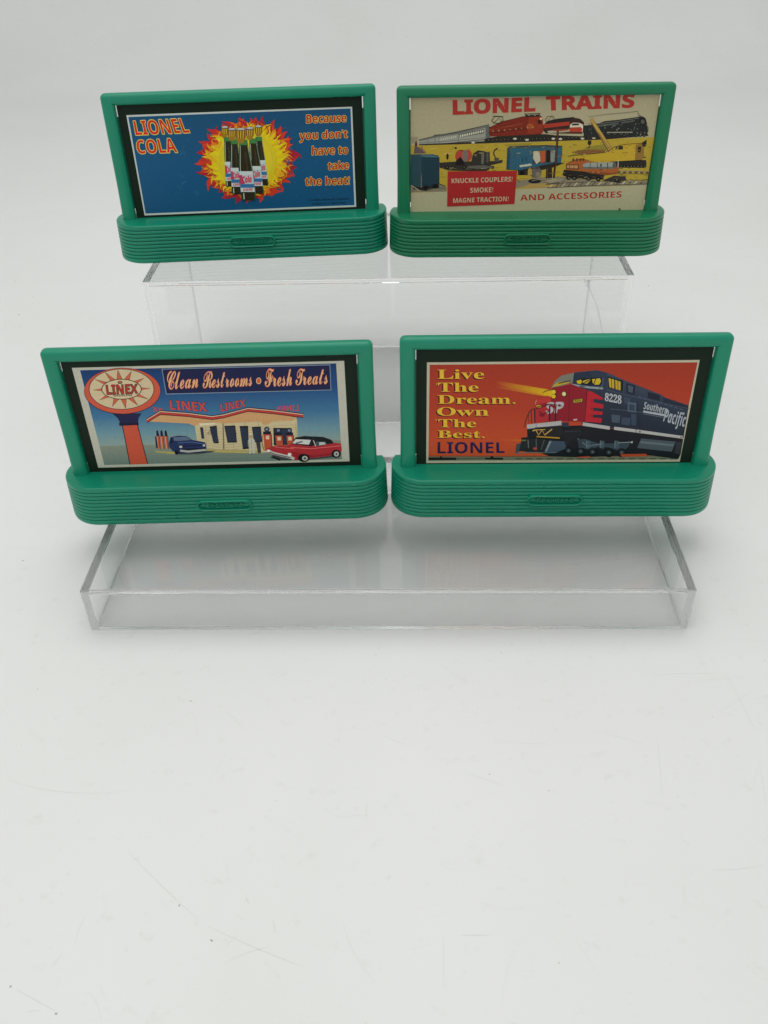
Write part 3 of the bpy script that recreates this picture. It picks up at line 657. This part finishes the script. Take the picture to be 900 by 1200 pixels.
    for x, y, r in ((245, 66, 30), (540, 60, 30), (308, 84, 34), (465, 76, 34), (385, 84, 42)):
        P([(x - r, y), (x + r, y), (x + r * 1.05, y + r * 1.7), (x + r * .6, y + r * 2.9), (x - r * .6, y + r * 2.9), (x - r * 1.05, y + r * 1.7)], (150, 112, 36))
        for k in range(7):
            xx = x - r * .85 + r * 1.7 * k / 6; Ln([(xx, y + 6), (x + (xx - x) * .9, y + r * 1.9)], 5, (214, 178, 54) if k % 2 else (84, 56, 22))
        E(x, y, r * 1.06, 14, (60, 60, 46)); E(x, y - 2, r * .95, 10, (160, 164, 158)); Ln([(x - r * .5, y - 4), (x + r * .5, y - 6)], 4, (206, 208, 204))
    A.grid()
    rc, yc = (196, 48, 28), (232, 186, 84)
    T('LIONEL', (151, 190), (512, 172), (550, 272), (171, 288), rc, 'sans', 0, halo=(240, 200, 96), hb=.036, ref='H')
    T('COLA', (171, 325), (436, 312), (466, 410), (186, 418), rc, 'sans', 0, halo=(240, 200, 96), hb=.036, ref='H')
    def tx(s, x0, x1, yt0, yt1, yb0, yb1): T(s, (x0, yt0), (x1, yt1), (x1, yb1), (x0, yb0), (172, 30, 18), 'sans', 0, halo=(242, 186, 88), hb=.045, ref='H')
    tx('Because', 1370, 1655, 150, 142, 208, 199); tx("you don't", 1322, 1664, 267, 256, 326, 311); tx('have to', 1412, 1667, 374, 367, 434, 426); tx('take', 1525, 1674, 482, 477, 539, 533); tx('the heat!', 1366, 1680, 592, 584, 648, 641)
    T('© LIONEL BEVERAGE COMPANY', (1390, 745), (1678, 738), (1678, 750), (1390, 757), (16, 26, 34), 'sans'); T('LIONEL CITY, NEW YORK', (1418, 772), (1652, 765), (1652, 777), (1418, 784), (16, 26, 34), 'sans')
    # whitish smudges and glare marks painted into the ink colour
    for x, y, r, k in ((490, 622, 60, 1.0), (605, 690, 26, .7), (500, 420, 34, .6), (1240, 480, 30, .6), (1265, 380, 22, .4)):
        for j in range(16):
            a = rnd.uniform(0, 6.28); q = rnd.random() ** .5 * r; xx, yy = x + q * math.cos(a) * .6, y + q * math.sin(a)
            E(xx, yy, rnd.uniform(2, 6), rnd.uniform(2, 5), (30 + 16 * k, 86 + 12 * k, 122 + 8 * k), n=8)
    for k in range(26): E(rnd.uniform(420, 1600), rnd.uniform(220, 760), 2.2, 2.2, (90, 130, 150), n=6)
    return A

def art_trains():
    A = Art([(33, 65), (1785, 42), (1690, 862), (45, 880)], (-0.0634, 0.0634, 0.0192, 0.0784), INK * 0.90)
    A.soft = 0.14
    P, Ln, E, T = A.poly, A.line, A.ell, A.text
    A.strips(((33, 65), (45, 880)), ((1785, 42), (1690, 862)), [(0, (168, 158, 126)), (.5, (176, 166, 134)), (1, (178, 170, 138))])
    YL = (192, 164, 52)
    P([(40, 392), (300, 385), (900, 368), (1754, 332), (1712, 666), (1500, 676), (1000, 690), (700, 702), (300, 716), (44, 726)], YL)
    rnd = random.Random(11)
    for i in range(90):
        x = rnd.uniform(60, 1680); y = rnd.uniform(392 - (x - 60) * .03, 650 - x * .01); L = rnd.uniform(20, 90)
        Ln([(x, y), (x + L * .5, y - rnd.uniform(-4, 8)), (x + L, y - rnd.uniform(-2, 12))], rnd.uniform(2, 7), rnd.choice([(204, 178, 74), (170, 142, 44), (150, 128, 52), (212, 190, 98), (182, 150, 40)]), w2=1)
    P([(1150, 470), (1290, 400), (1400, 382), (1440, 420), (1260, 470)], (150, 136, 52)); P([(700, 385), (900, 372), (880, 392), (720, 400)], (160, 140, 56))
    # grey roadbed in the foreground
    P([(700, 690), (800, 640), (960, 615), (1130, 610), (1400, 640), (1716, 640), (1712, 666), (1200, 684), (1000, 690)], (136, 126, 104)); P([(44, 640), (200, 640), (300, 690), (296, 716), (44, 724)], (132, 122, 100)); P([(800, 690), (900, 660), (1010, 655), (1100, 672), (1000, 688)], (186, 152, 84))
    for i in range(16): x = 1030 + i * 42; Ln([(x, 684 - i * 1.5), (x + 26, 652 - i * .8)], 8, (100, 88, 70) if i % 2 else (196, 184, 150))
    Ln([(1000, 665), (1200, 650), (1440, 640), (1716, 632)], 5, (84, 78, 68)); Ln([(1010, 690), (1300, 672), (1714, 660)], 5, (84, 78, 68))
    for i in range(14): x = 1180 + i * 40; P([(x, 560 + i * 1.0), (x + 22, 559 + i), (x + 26, 574 + i), (x + 4, 576 + i)], (84, 72, 54))
    Ln([(1140, 556), (1400, 566), (1730, 574)], 6, (140, 128, 104)); Ln([(1150, 575), (1400, 584), (1730, 592)], 4, (90, 80, 64))
    for i in range(12): x = 1230 + i * 40; P([(x, 618 + i), (x + 20, 617 + i), (x + 22, 628 + i), (x + 3, 629 + i)], (120, 104, 76))
    # silver passenger train
    P([(96, 352), (170, 334), (250, 316), (345, 304), (590, 245), (604, 262), (602, 340), (600, 372), (480, 374), (250, 386), (96, 388)], (150, 150, 136))
    P([(96, 352), (250, 316), (590, 245), (592, 262), (345, 318), (250, 330), (96, 362)], (110, 112, 102)); Ln([(96, 374), (300, 362), (580, 335)], 4, (118, 118, 106)); Ln([(96, 385), (300, 378), (600, 345)], 6, (90, 90, 80)); P([(565, 252), (604, 262), (602, 345), (568, 340)], (96, 102, 98))
    P([(380, 312), (555, 276), (556, 306), (382, 336)], (86, 88, 80))
    for i in range(11): x = 386 + i * 15.5; y = 318 - i * 3.3; P([(x, y), (x + 10, y - 2), (x + 10, y + 14), (x, y + 16)], (206, 202, 180))
    for i in range(9): x = 240 + i * 14; y = 348 - i * 2.8; P([(x, y), (x + 7, y - 1), (x + 7, y + 10), (x, y + 11)], (196, 192, 170))
    for x in (160, 210, 375, 240): Ln([(x, 342 - (x - 160) * .16), (x, 384 - (x - 160) * .03)], 3, (92, 92, 84))
    Ln([(200, 322), (240, 317), (270, 322)], 8, (96, 98, 90)); Ln([(100, 388), (300, 380), (600, 368)], 6, (54, 50, 44), w2=16)
    for x in range(150, 600, 26): E(x, 384 - (x - 150) * .03, 7, 5, (40, 38, 34), n=10)
    # dark running gear of the engines
    P([(560, 345), (700, 318), (990, 312), (1060, 320), (1300, 330), (1700, 300), (1712, 324), (1400, 350), (1000, 362), (700, 372), (560, 376)], (46, 42, 36))
    for i in range(40): x = 590 + i * 28; y = 352 - i * .8 + (2 if i % 2 else 0); E(x, y, 11, 10, (28, 26, 24), n=12); E(x, y, 4, 4, (110, 104, 88), n=8)
    for x, y in ((480, 372), (775, 344), (860, 352), (1095, 346), (1250, 343), (1330, 338), (1045, 344)): E(x, y, 13, 7, (200, 194, 168), n=12)
    # first red electric engine
    P([(590, 268), (680, 225), (820, 192), (860, 186), (955, 184), (968, 206), (975, 290), (960, 312), (600, 330), (590, 310)], (126, 34, 24)); P([(868, 188), (955, 184), (968, 206), (974, 300), (900, 312), (862, 310)], (148, 48, 28)); P([(590, 300), (860, 262), (860, 276), (592, 312)], (96, 28, 22))
    Ln([(596, 282), (820, 240)], 8, (146, 62, 36)); E(880, 258, 24, 20, (170, 84, 40)); E(955, 206, 9, 9, (220, 200, 160)); P([(930, 215), (958, 212), (960, 240), (934, 242)], (60, 30, 26))
    for i in range(8): E(620 + i * 40, 292 - i * 4, 6, 4, (196, 150, 90), n=8)
    K_ = (40, 38, 34)
    Ln([(608, 220), (628, 190), (680, 192), (690, 215), (670, 236), (625, 236), (608, 220)], 5, K_); Ln([(620, 236), (660, 200), (680, 230)], 4, K_); Ln([(612, 186), (690, 190)], 4, K_)
    P([(838, 170), (950, 166), (940, 190), (850, 194)], K_); Ln([(850, 176), (940, 174)], 4, (150, 146, 120)); E(870, 182, 8, 4, (140, 136, 110), n=8); E(910, 180, 8, 4, (140, 136, 110), n=8)
    # second red engine with white nose
    P([(970, 250), (1000, 222), (1180, 196), (1230, 206), (1258, 230), (1256, 300), (1240, 310), (990, 306), (976, 290)], (60, 40, 34)); P([(976, 244), (1155, 224), (1155, 250), (976, 272)], (178, 52, 38)); P([(1010, 218), (1070, 205), (1190, 192), (1150, 222), (1000, 236)], K_)
    P([(1160, 246), (1180, 232), (1225, 234), (1252, 246), (1250, 298), (1155, 298)], (206, 196, 170)); P([(1158, 266), (1246, 262), (1244, 298), (1156, 298)], (186, 60, 42)); P([(1176, 238), (1222, 238), (1222, 250), (1172, 252)], (50, 44, 40)); E(1244, 262, 6, 8, (230, 220, 190)); P([(1000, 290), (1155, 276), (1155, 296), (1010, 306)], (170, 160, 130)); P([(1060, 282), (1150, 276), (1150, 286), (1064, 294)], (176, 70, 50))
    Ln([(985, 215), (1000, 190), (1040, 186), (1052, 208), (1040, 226), (996, 230), (985, 215)], 4, K_); Ln([(1000, 222), (1030, 190), (1046, 222)], 3, K_)
    # steam engine
    P([(1255, 252), (1340, 246), (1400, 222), (1500, 212), (1610, 196), (1665, 188), (1685, 200), (1700, 240), (1708, 292), (1700, 318), (1400, 338), (1258, 334)], (40, 42, 40))
    for q in ([(1345, 250), (1500, 232), (1500, 244), (1345, 262)], [(1520, 228), (1610, 214), (1612, 224), (1522, 238)]): P(q, (84, 88, 82))
    for i in range(60): E(rnd.uniform(1270, 1695), rnd.uniform(235, 320), rnd.uniform(2, 7), rnd.uniform(2, 4), rnd.choice([(120, 122, 110), (80, 84, 78), (20, 20, 20), (150, 146, 126)]), n=8)
    for x in (1430, 1475, 1520, 1560): E(x, 304, 20, 17, (20, 20, 20)); E(x, 304, 13, 11, (96, 96, 86)); E(x, 304, 8, 7, (24, 24, 24))
    Ln([(1420, 300), (1600, 298)], 5, (160, 156, 136)); E(1668, 226, 26, 30, (30, 30, 30)); E(1668, 226, 14, 16, (84, 84, 78)); Ln([(1640, 196), (1640, 184), (1652, 184), (1652, 196)], 5, K_); Ln([(1690, 240), (1712, 270), (1706, 300)], 4, (110, 106, 90)); Ln([(1340, 240), (1470, 228), (1640, 200)], 4, (110, 112, 104))
    Ln([(1290, 192), (1400, 176), (1600, 158), (1630, 152), (1640, 180)], 5, (130, 124, 100), w2=9); Ln([(1300, 190), (1420, 176)], 3, (150, 144, 118))
    # logs, hook, crane
    BR = (120, 76, 44)
    for k in range(5): Ln([(1180 + 20 * k, 440 + k * 4), (1290 + 18 * k, 424 + k * 5), (1410, 424 + k * 5)], 8, (BR, (150, 104, 60))[k % 2])
    P([(1210, 425), (1290, 420), (1300, 440), (1215, 440)], (136, 92, 50))
    P([(1460, 500), (1700, 492), (1706, 520), (1690, 548), (1470, 546)], (46, 42, 36))
    for x in range(1478, 1700, 24): E(x, 536, 11, 10, (24, 22, 20), n=12); E(x, 536, 4, 4, (120, 112, 92), n=8)
    P([(1150, 466), (1410, 440), (1480, 400), (1540, 384), (1680, 374), (1686, 450), (1672, 492), (1450, 506), (1380, 510), (1300, 490)], (206, 170, 46)); P([(1625, 384), (1682, 376), (1686, 470), (1670, 494), (1622, 494)], (150, 112, 48)); P([(1640, 400), (1664, 398), (1660, 440), (1640, 440)], (50, 40, 34)); P([(1506, 394), (1536, 394), (1536, 420), (1502, 420)], (50, 44, 34)); P([(1486, 398), (1500, 396), (1498, 418), (1480, 420)], (90, 84, 60))
    T('LIONEL', (1530, 438), (1575, 436), (1575, 446), (1530, 448), (150, 90, 40), 'sans'); Ln([(1548, 408), (1566, 407)], 6, (180, 110, 50)); Ln([(1548, 462), (1562, 461)], 5, (180, 110, 50))
    P([(1668, 372), (1700, 350), (1700, 390), (1690, 402), (1672, 396)], (40, 38, 34)); Ln([(1680, 476), (1700, 472)], 6, K_); Ln([(1505, 490), (1506, 545)], 6, (190, 186, 160)); Ln([(1380, 500), (1480, 500)], 10, (196, 156, 46))
    Ln([(1308, 215), (1330, 245), (1380, 320), (1450, 430)], 26, (110, 84, 44), w2=34); Ln([(1310, 214), (1330, 243), (1382, 318), (1452, 430)], 17, (196, 158, 74), w2=24); P([(1298, 205), (1322, 200), (1328, 232), (1300, 234)], (186, 150, 70)); Ln([(1360, 300), (1440, 414)], 4, (120, 90, 40))
    for x in (1294, 1312): Ln([(x, 236), (x - 2, 362)], 4, (60, 58, 54))
    E(1300, 372, 13, 16, K_); Ln([(1300, 385), (1304, 400), (1294, 408), (1288, 400)], 5, K_)
    # blue boxcar at the left
    P([(40, 455), (120, 452), (114, 690), (40, 676)], (46, 74, 82)); P([(114, 466), (150, 456), (232, 462), (242, 480), (244, 664), (120, 692)], (38, 62, 70)); P([(104, 455), (200, 452), (240, 476), (118, 472)], (76, 108, 118))
    for i in range(14): y = 484 + i * 14; Ln([(126, y + 2), (236, y - 2)], 4, (26, 54, 70))
    for x in (52, 66, 80, 94): Ln([(x, 462), (x, 672)], 3, (36, 66, 82))
    P([(60, 676), (130, 690), (240, 662), (246, 688), (150, 712), (60, 700)], (44, 42, 38)); E(150, 690, 20, 16, (24, 24, 24)); E(215, 678, 18, 15, (24, 24, 24)); Ln([(45, 672), (110, 714)], 5, (180, 170, 140)); Ln([(160, 700), (290, 690)], 5, (100, 92, 76)); Ln([(240, 660), (290, 680)], 6, (60, 52, 44))
    P([(38, 330), (90, 332), (88, 372), (44, 380)], (150, 140, 112)); E(76, 385, 9, 18, (90, 40, 36)); E(76, 368, 7, 7, (150, 70, 56)); P([(66, 395), (90, 400), (150, 448), (60, 450)], (96, 84, 84)); Ln([(100, 400), (150, 440)], 6, (160, 90, 50)); Ln([(120, 395), (120, 440)], 5, (80, 70, 90))
    # reel car and machinery
    P([(244, 512), (350, 505), (640, 500), (690, 492), (690, 512), (610, 530), (600, 560), (560, 575), (310, 568), (246, 548)], (54, 50, 44))
    for x in (270, 300, 340, 420, 480, 560, 620): E(x, 545, 13, 11, (26, 24, 22)); E(x, 545, 5, 4, (110, 104, 88))
    E(300, 470, 9, 22, (40, 34, 30)); E(357, 410, 9, 8, (50, 40, 40)); E(392, 466, 36, 44, (60, 32, 28)); E(390, 466, 32, 40, (190, 66, 54)); E(446, 462, 28, 40, (190, 66, 54)); E(424, 465, 20, 42, (116, 110, 100)); P([(360, 500), (392, 470), (420, 510), (425, 530), (356, 530)], (34, 28, 28))
    P([(480, 450), (515, 425), (560, 432), (598, 438), (602, 505), (570, 545), (480, 535), (470, 500)], (52, 50, 46)); P([(540, 440), (560, 436), (558, 520), (540, 522)], (104, 100, 90)); P([(575, 440), (590, 440), (592, 510), (576, 512)], (84, 80, 72)); P([(450, 535), (560, 530), (640, 545), (560, 556), (440, 552)], (96, 92, 82))
    Ln([(655, 412), (632, 425), (626, 450), (642, 480), (664, 482)], 11, (44, 40, 36), w2=7); P([(630, 480), (668, 478), (660, 505), (636, 505)], (80, 76, 68))
    # blue open car in the middle
    P([(722, 412), (740, 400), (900, 392), (1108, 396), (1108, 470), (1104, 520), (900, 552), (830, 568), (718, 560)], (44, 96, 122)); P([(722, 408), (745, 398), (1000, 388), (1110, 394), (1108, 408), (820, 412)], (60, 84, 92)); P([(722, 412), (742, 404), (742, 560), (718, 560)], (34, 70, 90))
    P([(902, 428), (1075, 420), (1076, 508), (905, 520)], (70, 66, 60)); P([(908, 432), (950, 430), (958, 500), (930, 522), (905, 480)], (190, 184, 160)); P([(952, 430), (992, 426), (992, 506), (960, 514)], (192, 86, 52)); P([(998, 424), (1024, 424), (1026, 508), (1000, 512)], (40, 34, 30)); P([(1028, 426), (1072, 424), (1070, 506), (1030, 508)], (130, 140, 130)); P([(810, 530), (890, 518), (900, 532), (812, 545)], (190, 190, 170)); Ln([(830, 478), (832, 506)], 7, (30, 60, 74)); Ln([(856, 470), (858, 500)], 7, (30, 60, 74))
    P([(800, 568), (900, 545), (1060, 512), (1130, 514), (1050, 545), (900, 580), (880, 600), (800, 600)], (50, 46, 42)); E(830, 585, 18, 15, (24, 22, 22)); E(880, 580, 16, 14, (24, 22, 22))
    E(886, 582, 16, 36, (190, 156, 74)); P([(898, 545), (950, 540), (970, 580), (940, 620), (900, 616)], (104, 96, 88)); E(920, 642, 46, 16, (40, 40, 40)); Ln([(900, 640), (950, 628)], 6, (120, 112, 100)); E(945, 600, 18, 20, (130, 120, 104))
    P([(992, 646), (1040, 630), (1130, 622), (1090, 650), (1030, 660)], (150, 140, 116)); Ln([(995, 650), (1030, 660), (1092, 648)], 5, (70, 64, 56)); P([(1000, 545), (1040, 540), (1044, 618), (998, 622)], (52, 42, 38)); Ln([(1010, 548), (1010, 618)], 5, (90, 74, 66)); Ln([(1076, 280), (1068, 450), (1056, 618)], 14, (52, 30, 28)); Ln([(1073, 290), (1062, 600)], 3, (120, 80, 64)); Ln([(1040, 286), (1105, 282)], 9, (150, 70, 50)); Ln([(1072, 268), (1074, 300)], 9, (110, 50, 40))
    # orange tank car
    P([(1125, 560), (1420, 585), (1400, 630), (1180, 624), (1115, 600)], (44, 40, 36)); P([(1480, 602), (1560, 608), (1566, 630), (1520, 655), (1400, 636)], (56, 52, 46))
    for x in (1160, 1200, 1300, 1370, 1500): E(x, 618 + (x - 1160) * .04, 17, 15, (22, 22, 22)); E(x, 618 + (x - 1160) * .04, 7, 6, (110, 104, 90))
    P([(1138, 522), (1180, 500), (1250, 484), (1300, 500), (1420, 520), (1520, 548), (1500, 580), (1420, 588), (1140, 562)], (178, 92, 44)); P([(1140, 524), (1230, 524), (1230, 562), (1140, 556)], (110, 60, 36)); P([(1146, 530), (1222, 530), (1222, 552), (1146, 548)], (196, 150, 96)); Ln([(1165, 528), (1165, 552)], 4, (96, 50, 32)); Ln([(1195, 528), (1195, 552)], 4, (96, 50, 32))
    P([(1258, 522), (1290, 512), (1480, 508), (1492, 530), (1480, 552), (1262, 552)], (150, 156, 146)); P([(1258, 540), (1486, 540), (1480, 554), (1262, 554)], (104, 110, 102)); Ln([(1310, 512), (1308, 552)], 4, (60, 60, 56)); Ln([(1360, 512), (1360, 552)], 4, (60, 60, 56)); Ln([(1430, 512), (1434, 552)], 6, (60, 60, 56)); E(1480, 530, 14, 22, (90, 92, 86)); E(1385, 530, 6, 12, (70, 70, 64))
    for x in (1190, 1215, 1240, 1260): E(x, 492, 8, 12, (120, 60, 40)); 
    P([(1300, 572), (1470, 586), (1500, 575), (1500, 590), (1420, 600), (1300, 584)], (140, 66, 36))
    OL = (34, 30, 26)
    for q in ([(590, 268), (680, 225), (820, 192), (860, 186), (955, 184)], [(722, 412), (740, 400), (900, 392), (1108, 396), (1108, 470)], [(718, 560), (830, 568), (900, 552), (1104, 520)], [(114, 466), (150, 456), (232, 462), (242, 480), (244, 664)],
              [(1138, 522), (1180, 500), (1250, 484), (1300, 500)], [(1150, 466), (1410, 440), (1480, 400), (1540, 384), (1680, 374)], [(1450, 506), (1672, 492)], [(96, 352), (170, 334), (250, 316), (345, 304), (590, 245)]): Ln(q, 3, OL)
    for i in range(160):
        x = rnd.uniform(250, 1700); y = rnd.uniform(545, 670); Ln([(x, y), (x + rnd.uniform(8, 34), y + rnd.uniform(-3, 3))], rnd.uniform(1.5, 4), rnd.choice([(70, 60, 46), (110, 96, 70), (200, 184, 130), (150, 124, 60), (96, 84, 62)]))
    for i in range(110):
        x = rnd.uniform(250, 1720); y = rnd.uniform(385, 470); Ln([(x, y), (x + rnd.uniform(6, 26), y + rnd.uniform(-4, 2))], rnd.uniform(1.5, 3.5), rnd.choice([(120, 104, 48), (214, 194, 110), (160, 132, 56), (140, 100, 50)]))
    for i in range(60):
        x = rnd.uniform(600, 960); y = rnd.uniform(200, 300); Ln([(x, max(y, 280 - (x - 600) * .26)), (x + rnd.uniform(10, 30), max(y, 280 - (x - 600) * .26) - 3)], 2, rnd.choice([(96, 26, 20), (160, 60, 36), (110, 30, 22)]))
    for i in range(60):
        x = rnd.uniform(725, 900); y = rnd.uniform(420, 545); Ln([(x, y), (x, y + rnd.uniform(6, 20))], 2, rnd.choice([(36, 76, 96), (62, 110, 130), (40, 84, 106)]))
    # red panel and lettering
    P([(303, 573), (795, 569), (781, 803), (303, 823)], (178, 38, 40))
    C_ = (206, 184, 150)
    T('KNUCKLE COUPLERS!', (331, 624), (764, 610), (762, 644), (333, 657), C_, 'sans', 0, ref='H'); T('SMOKE!', (465, 690), (628, 684), (626, 719), (466, 724), C_, 'sans', 0, ref='H'); T('MAGNE TRACTION!', (345, 764), (740, 749), (738, 782), (345, 796), C_, 'sans', 0, ref='H')
    RR = (176, 44, 38)
    T('LIONEL', (330, 79), (917, 58), (914, 150), (333, 175), RR, 'sans', .03, ref='H'); T('TRAINS', (985, 54), (1611, 34), (1606, 126), (992, 146), RR, 'sans', .03, ref='H')
    T('AND ACCESSORIES', (820, 739), (1538, 712), (1536, 755), (822, 780), RR, 'sans', .0, ref='H'); E(1526, 838, 8, 8, (90, 84, 60)); 
    return A


# ------------------------------------------------------------------ assemble
CARD_Y = -0.0016
def billboard(label, x, y, z, rot, mat, cardmat, art, lean=0.0):
    """lean: how far the upright frame rests back in its base, in degrees"""
    root = bpy.data.objects.new('toy_billboard', None); link(root); root.empty_display_size = 0.02
    root.location = (x, y, z + 0.00005); root.rotation_euler = (0, 0, rot)
    root['label'] = label; root['category'] = 'toy billboard'; root['group'] = 'green plastic toy billboards'
    base = make_base(root, mat); make_frame(root, mat); make_nameplate(base, mat)
    hw = 0.0634
    bm = box_bm(bmesh.new(), -hw, hw, CARD_Y, CARD_Y + 0.0006, HB - 0.0003, 0.0803)
    card = bm_obj('poster_card', bm, cardmat, root)
    art().build(card, CARD_Y)
    L = math.radians(-lean)
    for ch in root.children:
        if ch.name.split('.')[0] in ('post', 'top_beam', 'poster_card'):
            ch.rotation_euler = (L, 0, 0); ch.location = (0, HB * math.sin(L), HB - HB * math.cos(L))
    return root
billboard('green toy billboard with a gas station poster, front left on low riser', -0.0753, 0.06312, 0.023, 0.03303, M_green, M_card, art_station, 0.2)
billboard('green toy billboard with an orange diesel locomotive poster, front right on the low riser', 0.07725, 0.06564, 0.023, -0.00174, M_green, M_card, art_diesel, 3.2)
billboard('green toy billboard with a flaming cola bottles poster, back left', -0.07634, 0.21458, 0.09008, 0.07606, M_green, M_card, art_cola, 1.6)
billboard('darker green toy billboard with a cream model train poster, back right on the tall riser', 0.07552, 0.21217, 0.09008, -0.01838, M_green_b, M_cardback, art_trains, 1.8)

# ------------------------------------------------------------------ marks on the sheet
def marks():
    random.seed(21); vs = []; fs = []
    def strip(pts, w_):
        n0 = len(vs)
        for i, p in enumerate(pts):
            a = pts[max(0, i - 1)]; b = pts[min(len(pts) - 1, i + 1)]; dx, dy = b[0] - a[0], b[1] - a[1]; l = math.hypot(dx, dy) or 1
            ww = w_ * (0.35 + 0.65 * math.sin(math.pi * (i + .3) / (len(pts) - .4)))
            nx, ny = -dy / l * ww / 2, dx / l * ww / 2
            vs.append((p[0] + nx, p[1] + ny, 0.00004)); vs.append((p[0] - nx, p[1] - ny, 0.00004))
        for i in range(len(pts) - 1): fs.append((n0 + 2 * i, n0 + 2 * i + 1, n0 + 2 * i + 3, n0 + 2 * i + 2))
    return strip, vs, fs
def build_marks():
    m_dark = simple('dark_fleck', (0.40, 0.40, 0.37), 0.7); m_soft = simple('grey_scratch', (0.70, 0.71, 0.675), 0.6)
    strip, vs, fs = marks()
    # scratches: start x, y, length, direction, bend
    for (x, y, L, a, b, w_) in SCR:
        P = []; px, py, d = x, y, a; n = 10
        for i in range(n): P.append((px, py)); px += math.cos(d) * L / n; py += math.sin(d) * L / n; d += b / n
        strip(P, w_)
    for k in range(70):
        x = random.uniform(-.22, .22); y = random.uniform(-.17, .0 if k % 3 else .5); L = random.uniform(.004, .026); d = random.uniform(0, 6.28); b = random.uniform(-.9, .9)
        P = []
        for i in range(7): P.append((x, y)); x += math.cos(d) * L / 7; y += math.sin(d) * L / 7; d += b / 7
        strip(P, random.uniform(.00008, .00018))
    o = mesh_obj('scratches', vs, fs, m_soft); o['kind'] = 'stuff'; o['label'] = 'faint grey scratches worn into the white backdrop sheet'; o['category'] = 'scratches'
    bm = bmesh.new()
    sp = list(SPECKS)
    for k in range(60): sp.append((random.uniform(-.25, .25), random.uniform(-.17, .35), random.uniform(.00012, .0004), random.uniform(0, 3), random.uniform(1, 2)))
    for (x, y, r, rot, el) in sp:
        r *= 0.5
        q = bmesh.ops.create_icosphere(bm, subdivisions=1, radius=r)
        for v in q['verts']:
            c = Vector((v.co.x * el, v.co.y, v.co.z * .35)); c.rotate(Matrix.Rotation(rot, 3, 'Z')); v.co = c + Vector((x, y, r * .35))
    o = bm_obj('dust_specks', bm, m_dark); o['kind'] = 'stuff'; o['label'] = 'tiny dark specks of dust scattered on the white sheet'; o['category'] = 'dust'
SCR = [(-0.1412, -0.078, 0.05236, -0.34967, 0.6, 0.00022), (-0.0878, -0.1074, 0.04159, -0.7315, 0.1, 0.00022), (-0.0555, -0.1336, 0.03893, -0.41238, 0.1, 0.0002), (-0.0637, -0.0465, 0.01314, -0.47577, -0.9, 0.0002), (-0.131, -0.0225, 0.01839, 0.87397, 0, 0.00014), (-0.102, -0.1475, 0.00582, 1.14559, 0, 0.0002), (-0.1105, -0.154, 0.0167, -0.41275, 0, 0.0002), (0.043, -0.0604, 0.02281, -0.08069, 0.1, 0.00018), (0.0308, -0.0744, 0.0164, -0.41805, 0.1, 0.0002), (0.1058, -0.0566, 0.03237, -1.72274, 0, 0.0002), (0.1408, -0.0249, 0.03378, -1.467, 0, 0.0002), (0.1412, -0.0683, 0.02228, -1.75587, 0, 0.0002), (0.1055, -0.0261, 0.0351, 0.01424, 0, 0.0002), (0.0262, -0.1359, 0.0102, 0.0098, 0, 0.00025), (0.0002, -0.0579, 0.01118, -0.46365, 0, 0.0002), (-0.0343, -0.1313, 0.00526, -1.32121, 0, 0.0004), (-0.0443, -0.1237, 0.003, -1.04752, 0, 0.0004), (-0.0054, -0.0874, 0.0095, -1.5708, 0, 0.0002), (0.1117, -0.1131, 0.01935, 0.02435, 0.2, 0.0002), (-0.0174, -0.0936, 0.01373, 0.0656, 0, 0.00015), (0.0208, -0.1359, 0.01801, -1.60412, 0, 0.0002), (0.1006, -0.1178, 0.00731, -1.62554, 0, 0.0002)]
SPECKS = [(-0.0788, -0.0406, 0.00035, 0, 5), (-0.1439, -0.0343, 0.0004, 0.5, 1.4), (-0.092, -0.0533, 0.0003, 0, 1), (-0.099, -0.0705, 0.0003, 0, 1), (-0.0581, -0.0688, 0.0003, 0, 1), (-0.0387, -0.087, 0.0003, 0, 1), (-0.0659, -0.1268, 0.0005, 0.8, 1.6), (-0.0532, -0.1383, 0.0006, -0.4, 1.8), (-0.1128, -0.1531, 0.0006, 0, 1.2), (-0.0962, -0.1608, 0.0006, -0.2, 1.5), (0.0005, -0.0289, 0.0003, 0, 1.5), (0.0041, -0.0296, 0.0003, 0, 1.2), (0.0494, -0.0141, 0.0004, 1, 1.5), (0.0375, -0.0435, 0.0003, 0, 1), (0.1069, -0.0845, 0.0003, 0, 1), (0.087, -0.0738, 0.0002, 0, 1), (0.1589, -0.0185, 0.0004, -0.5, 1.3), (0.0562, -0.1443, 0.0004, 0, 1), (0.0954, -0.0141, 0.0002, 1.5, 4), (0.1293, -0.0482, 0.0003, 0.4, 1.4), (-0.4435, 0.8536, 0.0005, 0, 1), (-0.3014, 0.3854, 0.0009, 0, 1), (-0.277, 0.3557, 0.0009, 0, 1), (-0.2773, 0.3243, 0.001, 0, 1.4), (0.1922, 0.3622, 0.0009, 0, 1), (-0.1782, 0.047, 0.0005, -0.1, 3)]

build_marks()
